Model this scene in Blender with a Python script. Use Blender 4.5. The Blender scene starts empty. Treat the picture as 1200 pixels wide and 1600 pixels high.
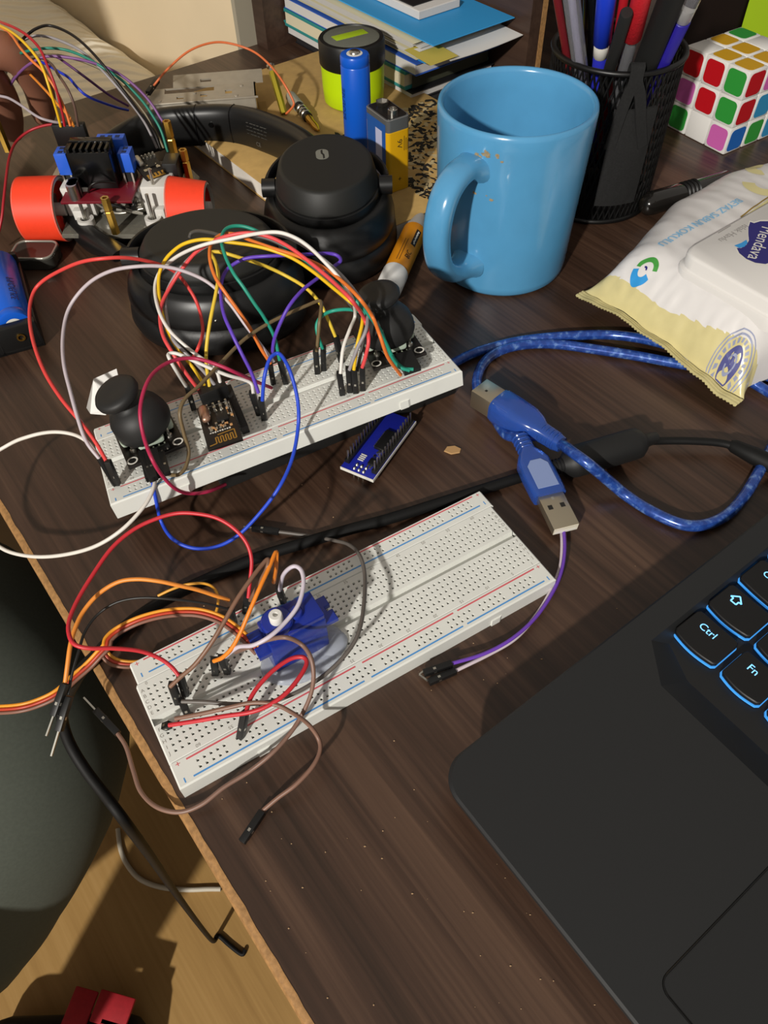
import bpy, bmesh, math, random
from mathutils import Vector, Matrix, noise
random.seed(7)
D = bpy.data
COL = bpy.context.scene.collection
MM = 0.001
DESK = 0.74            # desk top above the floor, metres
PI = math.pi

# ------------------------------------------------------------------ camera maths (mm, desk top z = 0)
FPX, PITCH, ROLL, CAMH = 1188.2, 0.9073, 0.0277, 273.7
_c, _s = math.cos(PITCH), math.sin(PITCH)
_fwd = Vector((0, _c, -_s)); _rt = Vector((1, 0, 0)); _dn = _fwd.cross(_rt)
_cr, _sr = math.cos(ROLL), math.sin(ROLL)
CRT = _rt*_cr + _dn*_sr; CDN = _dn*_cr - _rt*_sr; CFW = _fwd
CAM = Vector((0, 0, CAMH))
def ray(u, v): return CRT*((u-600)/FPX) + CDN*((v-800)/FPX) + CFW
def U(u, v, z=0.0):
    d = ray(u, v); return CAM + d*((z-CAMH)/d.z)
def Upl(u, v, o, n):                       # ray against a plane
    d = ray(u, v); return CAM + d*((o-CAM).dot(n)/d.dot(n))
class Fr:                                  # a local frame
    def __init__(s, o, x, y, z=None):
        s.o = Vector(o); s.x = Vector(x).normalized()
        y = Vector(y); s.y = (y - s.x*y.dot(s.x)).normalized(); s.z = s.x.cross(s.y)
        s.M = Matrix(((s.x.x, s.y.x, s.z.x, s.o.x), (s.x.y, s.y.y, s.z.y, s.o.y), (s.x.z, s.y.z, s.z.z, s.o.z), (0,0,0,1)))
    def at(s, a, b, c=0): return s.o + s.x*a + s.y*b + s.z*c
    def hit(s, u, v, h=0): return Upl(u, v, s.o + s.z*h, s.z)
    def loc(s, p): q = Vector(p)-s.o; return Vector((q.dot(s.x), q.dot(s.y), q.dot(s.z)))
E1 = Vector((0.596, -0.803, 0)).normalized(); E2 = Vector((0.803, 0.596, 0)).normalized()
DK = Fr((-400, 522, 0), E1, E2)            # desk frame
# breadboards: x along the columns, y away from the viewer, origin on column 1 row A at the top face
FB = Fr((-90.55, 126.15, 8.6), (math.cos(.5178), math.sin(.5178), 0), (-math.sin(.5178), math.cos(.5178), 0))
_ux = Vector((math.cos(.4), math.sin(.4), .07)); _uy = Vector((-math.sin(.4), math.cos(.4), -.12))
_t = Fr((-135.2, 251, 20.8), _ux, _uy)
FA = Fr(_t.at(4, -13.5, 0), _t.x, _t.y)
def Z(u, v, z):
    if isinstance(z, str):
        f = FA if z[0] == 'A' else FB
        return f.hit(u, v, float(z[1:]))
    return U(u, v, z)

# ------------------------------------------------------------------ materials
def lin(c):
    if isinstance(c, str): c = [int(c[i:i+2], 16)/255 for i in (0, 2, 4)]
    return tuple(x/12.92 if x <= .04045 else ((x+.055)/1.055)**2.4 for x in c)
_mats = {}
def mat(name, col, rough=.5, metal=0., spec=.5, alpha=None, trans=0., noise_amt=0., noise_scale=300., bump=0., emit=None, estr=0., coat=0., sss=0., ior=1.45):
    if name in _mats: return _mats[name]
    m = D.materials.new(name); m.use_nodes = True; nt = m.node_tree; b = nt.nodes['Principled BSDF']
    c = lin(col) + (1,)
    b.inputs['Base Color'].default_value = c
    b.inputs['Roughness'].default_value = rough; b.inputs['Metallic'].default_value = metal
    b.inputs['Specular IOR Level'].default_value = spec; b.inputs['IOR'].default_value = ior
    b.inputs['Transmission Weight'].default_value = trans; b.inputs['Coat Weight'].default_value = coat
    if sss: b.inputs['Subsurface Weight'].default_value = sss; b.inputs['Subsurface Radius'].default_value = (.004, .002, .001); b.inputs['Subsurface Scale'].default_value = .5
    if alpha is not None: b.inputs['Alpha'].default_value = alpha
    if emit: b.inputs['Emission Color'].default_value = lin(emit)+(1,); b.inputs['Emission Strength'].default_value = estr
    if noise_amt or bump:
        tc = nt.nodes.new('ShaderNodeTexCoord'); nz = nt.nodes.new('ShaderNodeTexNoise')
        nz.inputs['Scale'].default_value = noise_scale; nz.inputs['Detail'].default_value = 4
        nt.links.new(tc.outputs['Object'], nz.inputs['Vector'])
        if noise_amt:
            mx = nt.nodes.new('ShaderNodeMix'); mx.data_type = 'RGBA'; mx.blend_type = 'MULTIPLY'
            cr = nt.nodes.new('ShaderNodeMapRange'); cr.inputs[1].default_value = .3; cr.inputs[2].default_value = .7
            cr.inputs[3].default_value = 1-noise_amt; cr.inputs[4].default_value = 1+noise_amt
            nt.links.new(nz.outputs['Fac'], cr.inputs[0])
            mx.inputs['Factor'].default_value = 1; mx.inputs['A'].default_value = c
            nt.links.new(cr.outputs[0], mx.inputs['B']); nt.links.new(mx.outputs['Result'], b.inputs['Base Color'])
        if bump:
            bp = nt.nodes.new('ShaderNodeBump'); bp.inputs['Strength'].default_value = bump; bp.inputs['Distance'].default_value = .0005
            nt.links.new(nz.outputs['Fac'], bp.inputs['Height']); nt.links.new(bp.outputs['Normal'], b.inputs['Normal'])
    _mats[name] = m; return m

def wood(name, c0, c1, c2, rough=.42, sx=3., sy=60., bump=.15, specks=False):
    if name in _mats: return _mats[name]
    m = D.materials.new(name); m.use_nodes = True; nt = m.node_tree; b = nt.nodes['Principled BSDF']
    b.inputs['Roughness'].default_value = rough
    N = nt.nodes.new; L = nt.links.new
    tc = N('ShaderNodeTexCoord'); mp = N('ShaderNodeMapping'); mp.inputs['Scale'].default_value = (sx, sy, sy)
    L(tc.outputs['Object'], mp.inputs['Vector'])
    n1 = N('ShaderNodeTexNoise'); n1.inputs['Scale'].default_value = 1; n1.inputs['Detail'].default_value = 6; n1.inputs['Roughness'].default_value = .65; n1.inputs['Distortion'].default_value = .6
    L(mp.outputs['Vector'], n1.inputs['Vector'])
    mp2 = N('ShaderNodeMapping'); mp2.inputs['Scale'].default_value = (sx*2.2, sy*8, sy*8); L(tc.outputs['Object'], mp2.inputs['Vector'])
    n2 = N('ShaderNodeTexNoise'); n2.inputs['Scale'].default_value = 1; n2.inputs['Detail'].default_value = 3; L(mp2.outputs['Vector'], n2.inputs['Vector'])
    ad = N('ShaderNodeMath'); ad.operation = 'MULTIPLY_ADD'; ad.inputs[1].default_value = .35; L(n2.outputs['Fac'], ad.inputs[0]); L(n1.outputs['Fac'], ad.inputs[2])
    cr = N('ShaderNodeValToRGB'); e = cr.color_ramp.elements
    e[0].position = .45; e[0].color = lin(c0)+(1,); e[1].position = .88; e[1].color = lin(c2)+(1,)
    k = e.new(.66); k.color = lin(c1)+(1,)
    L(ad.outputs[0], cr.inputs['Fac']); L(cr.outputs['Color'], b.inputs['Base Color'])
    bp = N('ShaderNodeBump'); bp.inputs['Strength'].default_value = bump; bp.inputs['Distance'].default_value = .0004
    L(n2.outputs['Fac'], bp.inputs['Height']); L(bp.outputs['Normal'], b.inputs['Normal'])
    _mats[name] = m; return m

def P(name, col, rough=.45, **k): return mat(name, col, rough, **k)
M_white = P('white_plastic', 'd9dad4', .5, noise_amt=.03, noise_scale=60)
M_hole = P('contact_hole', '1c1a18', .7)
M_red = P('print_red', 'cf5a62', .6); M_blue = P('print_blue', '4a8fd0', .6); M_grey = P('print_grey', '8c8880', .7)
M_blk = P('black_plastic', '121212', .45); M_blkm = P('black_matte', '1b1b1a', .6); M_rub = P('black_rubber', '1d1d1d', .55)
M_gloss = P('black_gloss', '0a0a0a', .2)
M_steel = P('steel', 'b9b6ae', .28, metal=1.); M_brass = P('brass', 'c9a04a', .3, metal=1.); M_tin = P('tinned', 'c9c6bc', .35, metal=1.)
M_gold = P('gold_trace', 'b58a3c', .4, metal=.6)
M_pcbk = P('black_circuit_board', '17120f', .4); M_pcbb = P('blue_circuit_board', '1a2390', .35); M_pcbr = P('red_circuit_board', '6d1420', .4)
M_wprint = P('white_print', 'd8d5cc', .6)
M_paper = P('white_paper', 'd9d7d3', .8); M_cream = P('cream_paper', 'd6cfae', .8)

# ------------------------------------------------------------------ mesh builder (mm)
class MB:
    def __init__(s): s.v = []; s.f = []; s.m = []; s.mats = []; s.T = None
    def mi(s, m):
        if m not in s.mats: s.mats.append(m)
        return s.mats.index(m)
    def add(s, vs, fs, m):
        i = s.mi(m); b = len(s.v)
        if s.T is not None: vs = [s.T @ Vector(v) for v in vs]
        s.v.extend(Vector(v) for v in vs)
        for f in fs: s.f.append([b+k for k in f]); s.m.append(i)
        return s
    def box(s, c, d, m, bev=0., seg=2, R=None):
        bm = bmesh.new(); bmesh.ops.create_cube(bm, size=1)
        for v in bm.verts: v.co = Vector((v.co.x*d[0], v.co.y*d[1], v.co.z*d[2]))
        if bev: bmesh.ops.bevel(bm, geom=bm.edges[:], offset=bev, segments=seg, profile=.5, affect='EDGES', clamp_overlap=True)
        vs = [v.co.copy() for v in bm.verts]; bm.verts.index_update()
        fs = [[v.index for v in f.verts] for f in bm.faces]; bm.free()
        if R is not None: vs = [R @ v for v in vs]
        return s.add([v+Vector(c) for v in vs], fs, m)
    def rod(s, a, b, w, h, m, up=None, bev=0.):           # box from a to b
        a = Vector(a); b = Vector(b); x = (b-a).normalized(); up = Vector(up or (0, 0, 1))
        if abs(x.dot(up)) > .98: up = Vector((0, 1, 0))
        y = up.cross(x).normalized(); z = x.cross(y)
        R = Matrix((x, y, z)).transposed()
        return s.box((a+b)/2, ((b-a).length, w, h), m, bev, 2, R)
    def loft(s, loops, m, cap0=True, cap1=True, closed=True):
        vs = [p for l in loops for p in l]; n = len(loops[0]); fs = []
        for k in range(len(loops)-1):
            for i in range(n if closed else n-1):
                j = (i+1) % n; fs.append([k*n+i, k*n+j, (k+1)*n+j, (k+1)*n+i])
        if cap0: fs.append(list(range(n))[::-1])
        if cap1: fs.append([(len(loops)-1)*n+i for i in range(n)])
        return s.add(vs, fs, m)
    def lathe(s, prof, c, m, seg=48, sx=1., sy=1., ax=None, cap0=True, cap1=True):
        loops = []
        for r, z in prof:
            loops.append([Vector((r*sx*math.cos(2*PI*i/seg), r*sy*math.sin(2*PI*i/seg), z)) for i in range(seg)])
        if ax is not None:
            q = Vector((0, 0, 1)).rotation_difference(Vector(ax)); loops = [[q @ p for p in l] for l in loops]
        loops = [[p+Vector(c) for p in l] for l in loops]
        return s.loft(loops, m, cap0, cap1)
    def cyl(s, a, b, r0, m, r1=None, seg=20, cap=True):
        a = Vector(a); b = Vector(b); h = (b-a).length
        return s.lathe([(r0, 0), (r0 if r1 is None else r1, h)], a, m, seg, ax=(b-a), cap0=cap, cap1=cap)
    def tube(s, pts, r, m, seg=8, closed=False, caps=True, flat=None, up=None):
        n = len(pts); pts = [Vector(p) for p in pts]; tg = []
        for i in range(n):
            if closed: t = pts[(i+1) % n]-pts[i-1]
            else: t = pts[min(i+1, n-1)]-pts[max(i-1, 0)]
            tg.append(t.normalized() if t.length > 1e-9 else Vector((0, 0, 1)))
        u = Vector(up) if up else (Vector((0, 0, 1)) if abs(tg[0].z) < .9 else Vector((1, 0, 0)))
        loops = []
        for i in range(n):
            if up: u = Vector(up)
            u = (u - tg[i]*u.dot(tg[i])).normalized(); w = tg[i].cross(u)
            rr = r[i] if isinstance(r, (list, tuple)) else r
            rw, ru = (rr, rr) if flat is None else flat
            loops.append([pts[i] + w*(rw*math.cos(2*PI*k/seg)) + u*(ru*math.sin(2*PI*k/seg)) for k in range(seg)])
        if closed: loops.append(loops[0]); caps = False
        return s.loft(loops, m, caps, caps)
    def prism(s, poly, z0, z1, m, bev=0.):                # polygon in xy, ccw
        n = len(poly)
        def ins(d):
            out = []
            for i in range(n):
                p0 = Vector(poly[i-1][:2]); p = Vector(poly[i][:2]); p1 = Vector(poly[(i+1) % n][:2])
                a = (p-p0); b = (p1-p)
                a = a.normalized() if a.length > 1e-9 else Vector((1, 0)); b = b.normalized() if b.length > 1e-9 else a
                nn = Vector((-a.y-b.y, a.x+b.x)); nn = nn.normalized() if nn.length > 1e-6 else Vector((0, 0))
                k = 1/max(.5, nn.dot(Vector((-a.y, a.x))))
                out.append(p + nn*d*k)
            return out
        if bev:
            q = ins(bev)
            L = [[(p.x, p.y, z0) for p in q], [(p[0], p[1], z0+bev) for p in poly], [(p[0], p[1], z1-bev) for p in poly], [(p.x, p.y, z1) for p in q]]
        else: L = [[(p[0], p[1], z0) for p in poly], [(p[0], p[1], z1) for p in poly]]
        return s.loft([[Vector(p) for p in l] for l in L], m)
    def ball(s, c, r, m, seg=20, rings=10):
        R = r if isinstance(r, (tuple, list)) else (r, r, r)
        prof = [(math.sin(PI*k/rings), -math.cos(PI*k/rings)) for k in range(rings+1)]
        prof[0] = (.001, -1); prof[-1] = (.001, 1)
        loops = [[Vector((R[0]*a*math.cos(2*PI*i/seg)+c[0], R[1]*a*math.sin(2*PI*i/seg)+c[1], R[2]*z+c[2])) for i in range(seg)] for a, z in prof]
        return s.loft(loops, m)
    def quad(s, a, b, c, d, m): return s.add([a, b, c, d], [[0, 1, 2, 3]], m)
    def grid(s, fn, nu, nv, m):
        vs = [fn(i/nu, j/nv) for j in range(nv+1) for i in range(nu+1)]
        fs = [[j*(nu+1)+i, j*(nu+1)+i+1, (j+1)*(nu+1)+i+1, (j+1)*(nu+1)+i] for j in range(nv) for i in range(nu)]
        return s.add(vs, fs, m)
    def text(s, txt, size, o, x, y, m, align='CENTER', lift=0.):   # flat lettering: origin, reading direction, up direction
        vs, fs = glyphs(txt, align)
        x = Vector(x).normalized(); y = Vector(y); y = (y-x*y.dot(x)).normalized(); z = x.cross(y)
        return s.add([Vector(o)+x*(p[0]*size)+y*(p[1]*size)+z*lift for p in vs], fs, m)
    def build(s, name, parent=None, angle=38, origin=None, smooth=True):
        me = D.meshes.new(name)
        o = D.objects.new(name, me); COL.objects.link(o)
        if parent is not None:
            inv = PM[parent.name].inverted(); vs = [inv @ p for p in s.v]; o.parent = parent; PM[o.name] = PM[parent.name]
        else:
            if origin is None:
                xs = [p.x for p in s.v]; ys = [p.y for p in s.v]; zs = [p.z for p in s.v]
                origin = Vector(((min(xs)+max(xs))/2, (min(ys)+max(ys))/2, min(zs)))
            M4 = origin if isinstance(origin, Matrix) else Matrix.Translation(origin)
            inv = M4.inverted(); vs = [inv @ p for p in s.v]
            PM[o.name] = M4; Mw = M4.copy(); Mw.translation = Mw.translation*MM + Vector((0, 0, DESK)); o.matrix_world = Mw
        me.from_pydata([tuple(p*MM) for p in vs], [], s.f)
        for m in s.mats: me.materials.append(m)
        me.polygons.foreach_set('material_index', s.m)
        me.update(); me.validate()
        if smooth:
            me.shade_smooth()
            try: me.set_sharp_from_angle(angle=math.radians(angle))
            except Exception: pass
        return o
PM = {}
_gl = {}
def glyphs(txt, align):
    k = (txt, align)
    if k not in _gl:
        cu = D.curves.new('t', 'FONT'); cu.body = txt; cu.size = 1; cu.align_x = align; cu.align_y = 'CENTER'; cu.resolution_u = 3
        ob = D.objects.new('t', cu); COL.objects.link(ob)
        dg = bpy.context.evaluated_depsgraph_get(); me = D.meshes.new_from_object(ob.evaluated_get(dg))
        _gl[k] = ([tuple(v.co) for v in me.vertices], [list(p.vertices) for p in me.polygons])
        D.objects.remove(ob); D.curves.remove(cu); D.meshes.remove(me)
    return _gl[k]

def props(o, label=None, cat=None, group=None, kind=None):
    if label: o['label'] = label
    if cat: o['category'] = cat
    if group: o['group'] = group
    if kind: o['kind'] = kind
    return o
def thing(name, label, cat, frame_or_loc, group=None):
    o = D.objects.new(name, None); COL.objects.link(o); o.empty_display_size = .01
    M4 = frame_or_loc.M if isinstance(frame_or_loc, Fr) else Matrix.Translation(Vector(frame_or_loc))
    PM[o.name] = M4; Mw = M4.copy(); Mw.translation = Mw.translation*MM + Vector((0, 0, DESK)); o.matrix_world = Mw
    return props(o, label, cat, group)
def smooth_path(pts, per=8, closed=False):
    n = len(pts); out = []
    g = lambda i: pts[i % n] if closed else pts[max(0, min(n-1, i))]
    for i in range(n if closed else n-1):
        p0, p1, p2, p3 = g(i-1), g(i), g(i+1), g(i+2)
        if not closed:
            if i == 0: p0 = p1*2-p2
            if i == n-2: p3 = p2*2-p1
        for k in range(per):
            t = k/per; t2 = t*t; t3 = t2*t
            out.append(.5*((2*p1)+(p2-p0)*t+(2*p0-5*p1+4*p2-p3)*t2+(3*p1-p0-3*p2+p3)*t3))
    if not closed: out.append(pts[-1])
    return out
def path(pts):
    """(u,v) or (u,v,z) picture points -> world points; missing heights run smoothly between the given ones"""
    zs = [p[2] if len(p) > 2 else None for p in pts]
    zz = [None if z is None else (Z(p[0], p[1], z).z) for p, z in zip(pts, zs)]
    acc = [0.]
    for a, b in zip(pts, pts[1:]): acc.append(acc[-1]+math.hypot(b[0]-a[0], b[1]-a[1]))
    known = [i for i, z in enumerate(zz) if z is not None]
    out = []
    for i, p in enumerate(pts):
        if zz[i] is None:
            a = max(k for k in known if k < i); b = min(k for k in known if k > i)
            t = (acc[i]-acc[a])/(acc[b]-acc[a]); e = t
            if zz[a] < zz[b]: e = math.sin(t*PI/2) if (a == 0) else (1-math.cos(t*PI))/2
            else: e = 1-math.cos(t*PI/2) if (b == len(pts)-1) else (1-math.cos(t*PI))/2
            z = zz[a]+(zz[b]-zz[a])*e
        else: z = zz[i]
        out.append(U(p[0], p[1], z))
    return out
def rrect(w, h, r, n=5, cx=0, cy=0):
    pts = []
    for sx, sy, a0 in ((1, 1, 0), (-1, 1, 90), (-1, -1, 180), (1, -1, 270)):
        for k in range(n+1):
            a = math.radians(a0+90*k/n); pts.append((cx+sx*(w/2-r)+r*math.cos(a), cy+sy*(h/2-r)+r*math.sin(a)))
    return pts
# ================================================================== the setting
M_desk = wood('dark_desk_wood', '24180f', '3f2c21', '594233', .38, 2.0, 55, .15)
M_desk2 = wood('dark_shelf_wood', '2a1d17', '3c2b22', '4b382d', .4, 2.2, 40, .1)
M_band = P('worn_edge_chipboard', '997245', .7, noise_amt=.25, noise_scale=500, bump=.4)
M_floor = wood('tan_floor_wood', '96733f', 'a5814a', 'b28e57', .5, 2, 25, .05)
M_wall = P('beige_wall_paint', 'd6c4a4', .8, noise_amt=.03, noise_scale=12)

b = MB(); b.box((0, 300, -750), (5200, 5200, 20), M_floor)
props(b.build('floor', origin=Matrix.Translation((0, 0, -740)) @ Matrix.Rotation(-.93, 4, 'Z')), kind='structure')
WY = 362.                  # the wall beside the bed runs along the desk's back-to-front direction
b = MB(); b.T = DK.M; b.box((-1003, WY+30, 330), (2004, 60, 2140), M_wall); props(b.build('wall_right'), kind='structure')
b = MB(); b.T = DK.M; b.box((-2040, -800, 330), (40, 2400, 2140), M_wall); props(b.build('wall_back'), kind='structure')
b = MB(); b.T = DK.M; b.box((-2.5, WY+27, 330), (6, 66, 2140), P('grey_trim_paint', '97907f', .7)); props(b.build('trim_1'), kind='structure')

# ------------------------------------------------------------------ desk
t = thing('desk', 'dark brown wood-grain desk with a worn tan edge strip, under everything', 'desk', DK)
b = MB(); b.T = DK.M
b.box((460, 751.2, -11), (920, 1499.8, 22), M_desk); b.build('tabletop', t)
b = MB(); b.T = DK.M
L = 920; nb = 240; loops = []
for i in range(nb+1):
    x = L*i/nb; w = 1.9 + .45*noise.noise((x*.11, 0, 0)) + .35*noise.noise((x*.43, 3, 0))
    loops.append([Vector((x, -1.2, -22)), Vector((x, -1.2, -2.2)), Vector((x, -.4, -.5)), Vector((x, w*.55, .12)), Vector((x, w, .16)), Vector((x, w, -.3)), Vector((x, 1.0, -.6)), Vector((x, 1.0, -22))])
b.loft(loops, M_band); b.build('edge_strip', t)
for x in (40, 880):
    b = MB(); b.T = DK.M; b.box((x, 752, -381), (18, 1440, 718), M_desk2); b.build('side_panel', t)

# hutch on the back of the desk
fr = DK
dv = Vector((224, 478, 0))
t = thing('desk_hutch', 'dark brown open shelf standing along the back edge of the desk', 'shelf', Fr(DK.at(9, 900), E1, E2))
by0 = DK.loc(U(397, 84, 0)).y+13
b = MB(); b.T = DK.M; b.box((9, (by0+1480)/2, 190), (18, 1480-by0, 380), M_desk2); b.build('back_panel', t)
for yy, xe in ((dv.y, dv.x), (dv.y+560, dv.x)):
    b = MB(); b.T = DK.M; b.box(((18+xe)/2, yy+9, 190), (xe-18, 16, 380), M_desk2); bp = b.build('divider', t)
    b = MB(); b.T = DK.M; b.box((xe-1.2, yy+14.6, 190), (3.2, 5, 380), M_band); b.build('edge_strip', bp)

# ------------------------------------------------------------------ bed
M_quilt = D.materials.new('ribbed_white_quilt'); M_quilt.use_nodes = True
nt = M_quilt.node_tree; pb = nt.nodes['Principled BSDF']; pb.inputs['Base Color'].default_value = lin('e0d8c4')+(1,); pb.inputs['Roughness'].default_value = .9
tc = nt.nodes.new('ShaderNodeTexCoord'); wv = nt.nodes.new('ShaderNodeTexWave'); wv.inputs['Scale'].default_value = 16; wv.inputs['Distortion'].default_value = 1.2; wv.bands_direction = 'Y'
nt.links.new(tc.outputs['Object'], wv.inputs['Vector']); bp = nt.nodes.new('ShaderNodeBump'); bp.inputs['Strength'].default_value = .5; bp.inputs['Distance'].default_value = .006
nt.links.new(wv.outputs['Fac'], bp.inputs['Height']); nt.links.new(bp.outputs['Normal'], pb.inputs['Normal'])
zb = -66
BD = Fr(DK.at(-70, WY-4, 0), -E1, -E2)        # x away along the wall, y to the left
t = thing('bed', 'bed with a ribbed off-white quilt behind the desk', 'bed', (BD.at(700, 500).x, BD.at(700, 500).y, -740))
BLn, BWd = 1880., 1250.
def qf(u, v):
    p = BD.at(BLn*u, BWd*v); e = min(u*BLn, v*BWd)
    z = zb + 12*noise.noise(p*.006) + 6*noise.noise(p*.02) + 10*math.exp(-((u*BLn-330)/200)**2-((v*BWd-150)/150)**2)
    if e < 40: z -= 34*(1-e/40)**2
    return Vector((p.x, p.y, z))
b = MB(); b.grid(lambda u, v: qf(u, v), 130, 90, M_quilt)
b.f = [f[::-1] for f in b.f] if b.T is None else b.f
def qs(u, v): q = qf(0, u); return Vector((q.x, q.y, q.z-260*v)) + E1*(4*math.sin(u*60)*v)
b.grid(qs, 90, 6, M_quilt); b.build('quilt', t, 80)
b = MB(); b.T = BD.M; b.box((BLn/2+10, BWd/2, -430), (BLn-40, BWd-60, 600), P('mattress_cloth', '8a7c66', .9), 20, 2); b.build('mattress', t)

# ================================================================== breadboards
PT = 2.54
def board(F, name, label, rowrev=False):
    t = thing(name, label, 'breadboard', F, 'solderless breadboards')
    def holes(b, xs, ys, z, pit):
        # square sockets sunk in a plain face: one ring of quads per cell
        h = pit/2; o = .52; i = .34
        for x in xs:
            for y in ys:
                V = []
                for r, zz in ((h, z), (o, z), (i, z-.9), (i, z-2.2)):
                    V += [(x-r, y-r, zz), (x+r, y-r, zz), (x+r, y+r, zz), (x-r, y+r, zz)]
                F4 = []
                for L in range(2):
                    for k in range(4): F4.append([L*4+k, L*4+(k+1) % 4, L*4+4+(k+1) % 4, L*4+4+k])
                b.add(V, F4, M_white)
                b.add(V[8:], [[0, 1, 5, 4], [1, 2, 6, 5], [2, 3, 7, 6], [3, 0, 4, 7], [4, 5, 6, 7]], M_hole)
    def fill(b, x0, x1, y0, y1): 
        if x1-x0 > .01 and y1-y0 > .01: b.quad((x0, y0, 0), (x1, y0, 0), (x1, y1, 0), (x0, y1, 0), M_white)
    def walls(b, x0, x1, y0, y1, z1=-8.5, c=.6):
        lo = [Vector(p) for p in ((x0, y0, 0), (x1, y0, 0), (x1, y1, 0), (x0, y1, 0))]
        k1 = [Vector((p.x+(c if p.x > 50 else -c), p.y+(c if p.y == y1 else -c), -c)) for p in lo]
        k2 = [Vector((p.x, p.y, z1)) for p in k1]
        b.loft([k2, k1, lo], M_white, True, False)
    X0, X1 = -3.4, 160.6
    # terminal block: rows A..E at y 0..-10.16, F..J at -17.78..-27.94
    b = MB(); b.T = F.M
    walls(b, X0, X1, -31.2, 3.3)
    xs = [PT*k for k in range(63)]; h = PT/2
    for ys in ([0-PT*k for k in range(5)], [-17.78-PT*k for k in range(5)]):
        holes(b, xs, ys, 0, PT)
        fill(b, X0, -h, ys[-1]-h, ys[0]+h); fill(b, xs[-1]+h, X1, ys[-1]-h, ys[0]+h)
    fill(b, X0, X1, h, 3.3); fill(b, X0, X1, -31.2, -27.94-h)
    g0, g1 = -12.3, -15.6
    fill(b, X0, X1, g0, -10.16-h); fill(b, X0, X1, -17.78+h, g1)
    b.quad((X0, g0, 0), (X0, g0-.7, -2.6), (X1, g0-.7, -2.6), (X1, g0, 0), M_white)
    b.quad((X0, g0-.7, -2.6), (X0, g1+.7, -2.6), (X1, g1+.7, -2.6), (X1, g0-.7, -2.6), M_white)
    b.quad((X0, g1+.7, -2.6), (X0, g1, 0), (X1, g1, 0), (X1, g1+.7, -2.6), M_white)
    b.build('terminal_block', t, 25)
    b = MB(); b.T = F.M
    for k, ch in enumerate('ABCDE'): b.text(ch, 2.1, (-2.3, -PT*k, .03), (1, 0, 0), (0, 1, 0), M_grey); b.text(ch, 2.1, (159.4, -PT*k, .03), (1, 0, 0), (0, 1, 0), M_grey)
    for k, ch in enumerate('FGHIJ'): b.text(ch, 2.1, (-2.3, -17.78-PT*k, .03), (1, 0, 0), (0, 1, 0), M_grey); b.text(ch, 2.1, (159.4, -17.78-PT*k, .03), (1, 0, 0), (0, 1, 0), M_grey)
    for n in range(0, 61, 5):
        k = 62-max(n-1, 0) if not rowrev else max(n-1, 0)
        kk = max(n-1, 0)
        b.text(str(n), 1.9, (kk*PT, 2.35, .03), (1, 0, 0), (0, 1, 0), M_grey)
        b.text(str(n if n else 1), 1.9, ((62-kk)*PT, -30.25, .03), (-1, 0, 0), (0, -1, 0), M_grey)
    b.build('printed_numbers', t, smooth=False)
    # power rails
    gx = [5.4+PT*(k+k//5) for k in range(50)]
    for (y0, y1, ra, rb, red, blu, ox) in ((3.9, 13.2, 10.7, 8.16, 12.35, 6.3, .9), (-41.2, -31.8, -35.3, -37.84, -32.9, -39.9, 0)):
        b = MB(); b.T = F.M @ Matrix.Translation((ox, 0, 0)); walls(b, X0, X1, y0, y1)
        holes(b, gx, [ra, rb], 0, PT)
        # plain strips around the groups
        fill(b, X0, X1, y0, rb-h); fill(b, X0, X1, ra+h, y1); 
        fill(b, X0, gx[0]-h, rb-h, ra+h); fill(b, gx[-1]+h, X1, rb-h, ra+h)
        for g in range(9): fill(b, gx[g*5+4]+h, gx[g*5+5]-h, rb-h, ra+h)
        if y0 < 0:      # moulded tabs along the front side
            for x in (28, 132): b.prism([(x-3, y0-.5), (x-3, y0-1.2), (x+1, y0-1.2), (x+2.4, y0-.5)], -8.5, -4.6, M_white)
        r = b.build('power_rail', t, 25)
        b = MB(); b.T = F.M @ Matrix.Translation((ox, 0, 0))
        segs = ((1.5, 62), (63.5, 156)) if y0 > 0 else ((2, 71), (74, 116), (118, 156.5))
        for (a, c) in segs:
            for yy, m in ((red, M_red), (blu, M_blue)): b.quad((a, yy-.32, .04), (c, yy-.32, .04), (c, yy+.32, .04), (a, yy+.32, .04), m)
        for xx in (-1.2, 158.6):
            b.text('+', 3.4, (xx, red-(.3 if y0 < 0 else .6), .04), (1, 0, 0), (0, 1, 0), M_red)
            b.box((xx, blu+.2, .04), (.45, 1.9, .02), M_blue)
        b.build('printed_lines', r, smooth=False)
    return t
board(FB, 'breadboard', 'white breadboard lying flat on the desk with a blue servo on it')
board(FA, 'breadboard', 'white breadboard propped up at the back with two black joysticks on it')

# black case propping up the rear board
pa, pbb, pc_ = U(352, 772, 0), U(562, 702, 0), U(742, 608, 0)
ex = (pc_-pa).normalized()
CS = Fr(pa, ex, Vector((-ex.y, ex.x, 0)))
b = MB(); b.T = CS.M; b.box(((pc_-pa).length/2-5, 14, 6.5), ((pc_-pa).length-10, 24, 13), M_blkm, 1.2)
props(b.build('battery_case', origin=CS.M), 'flat black case lying under the raised breadboard', 'case')

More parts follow.
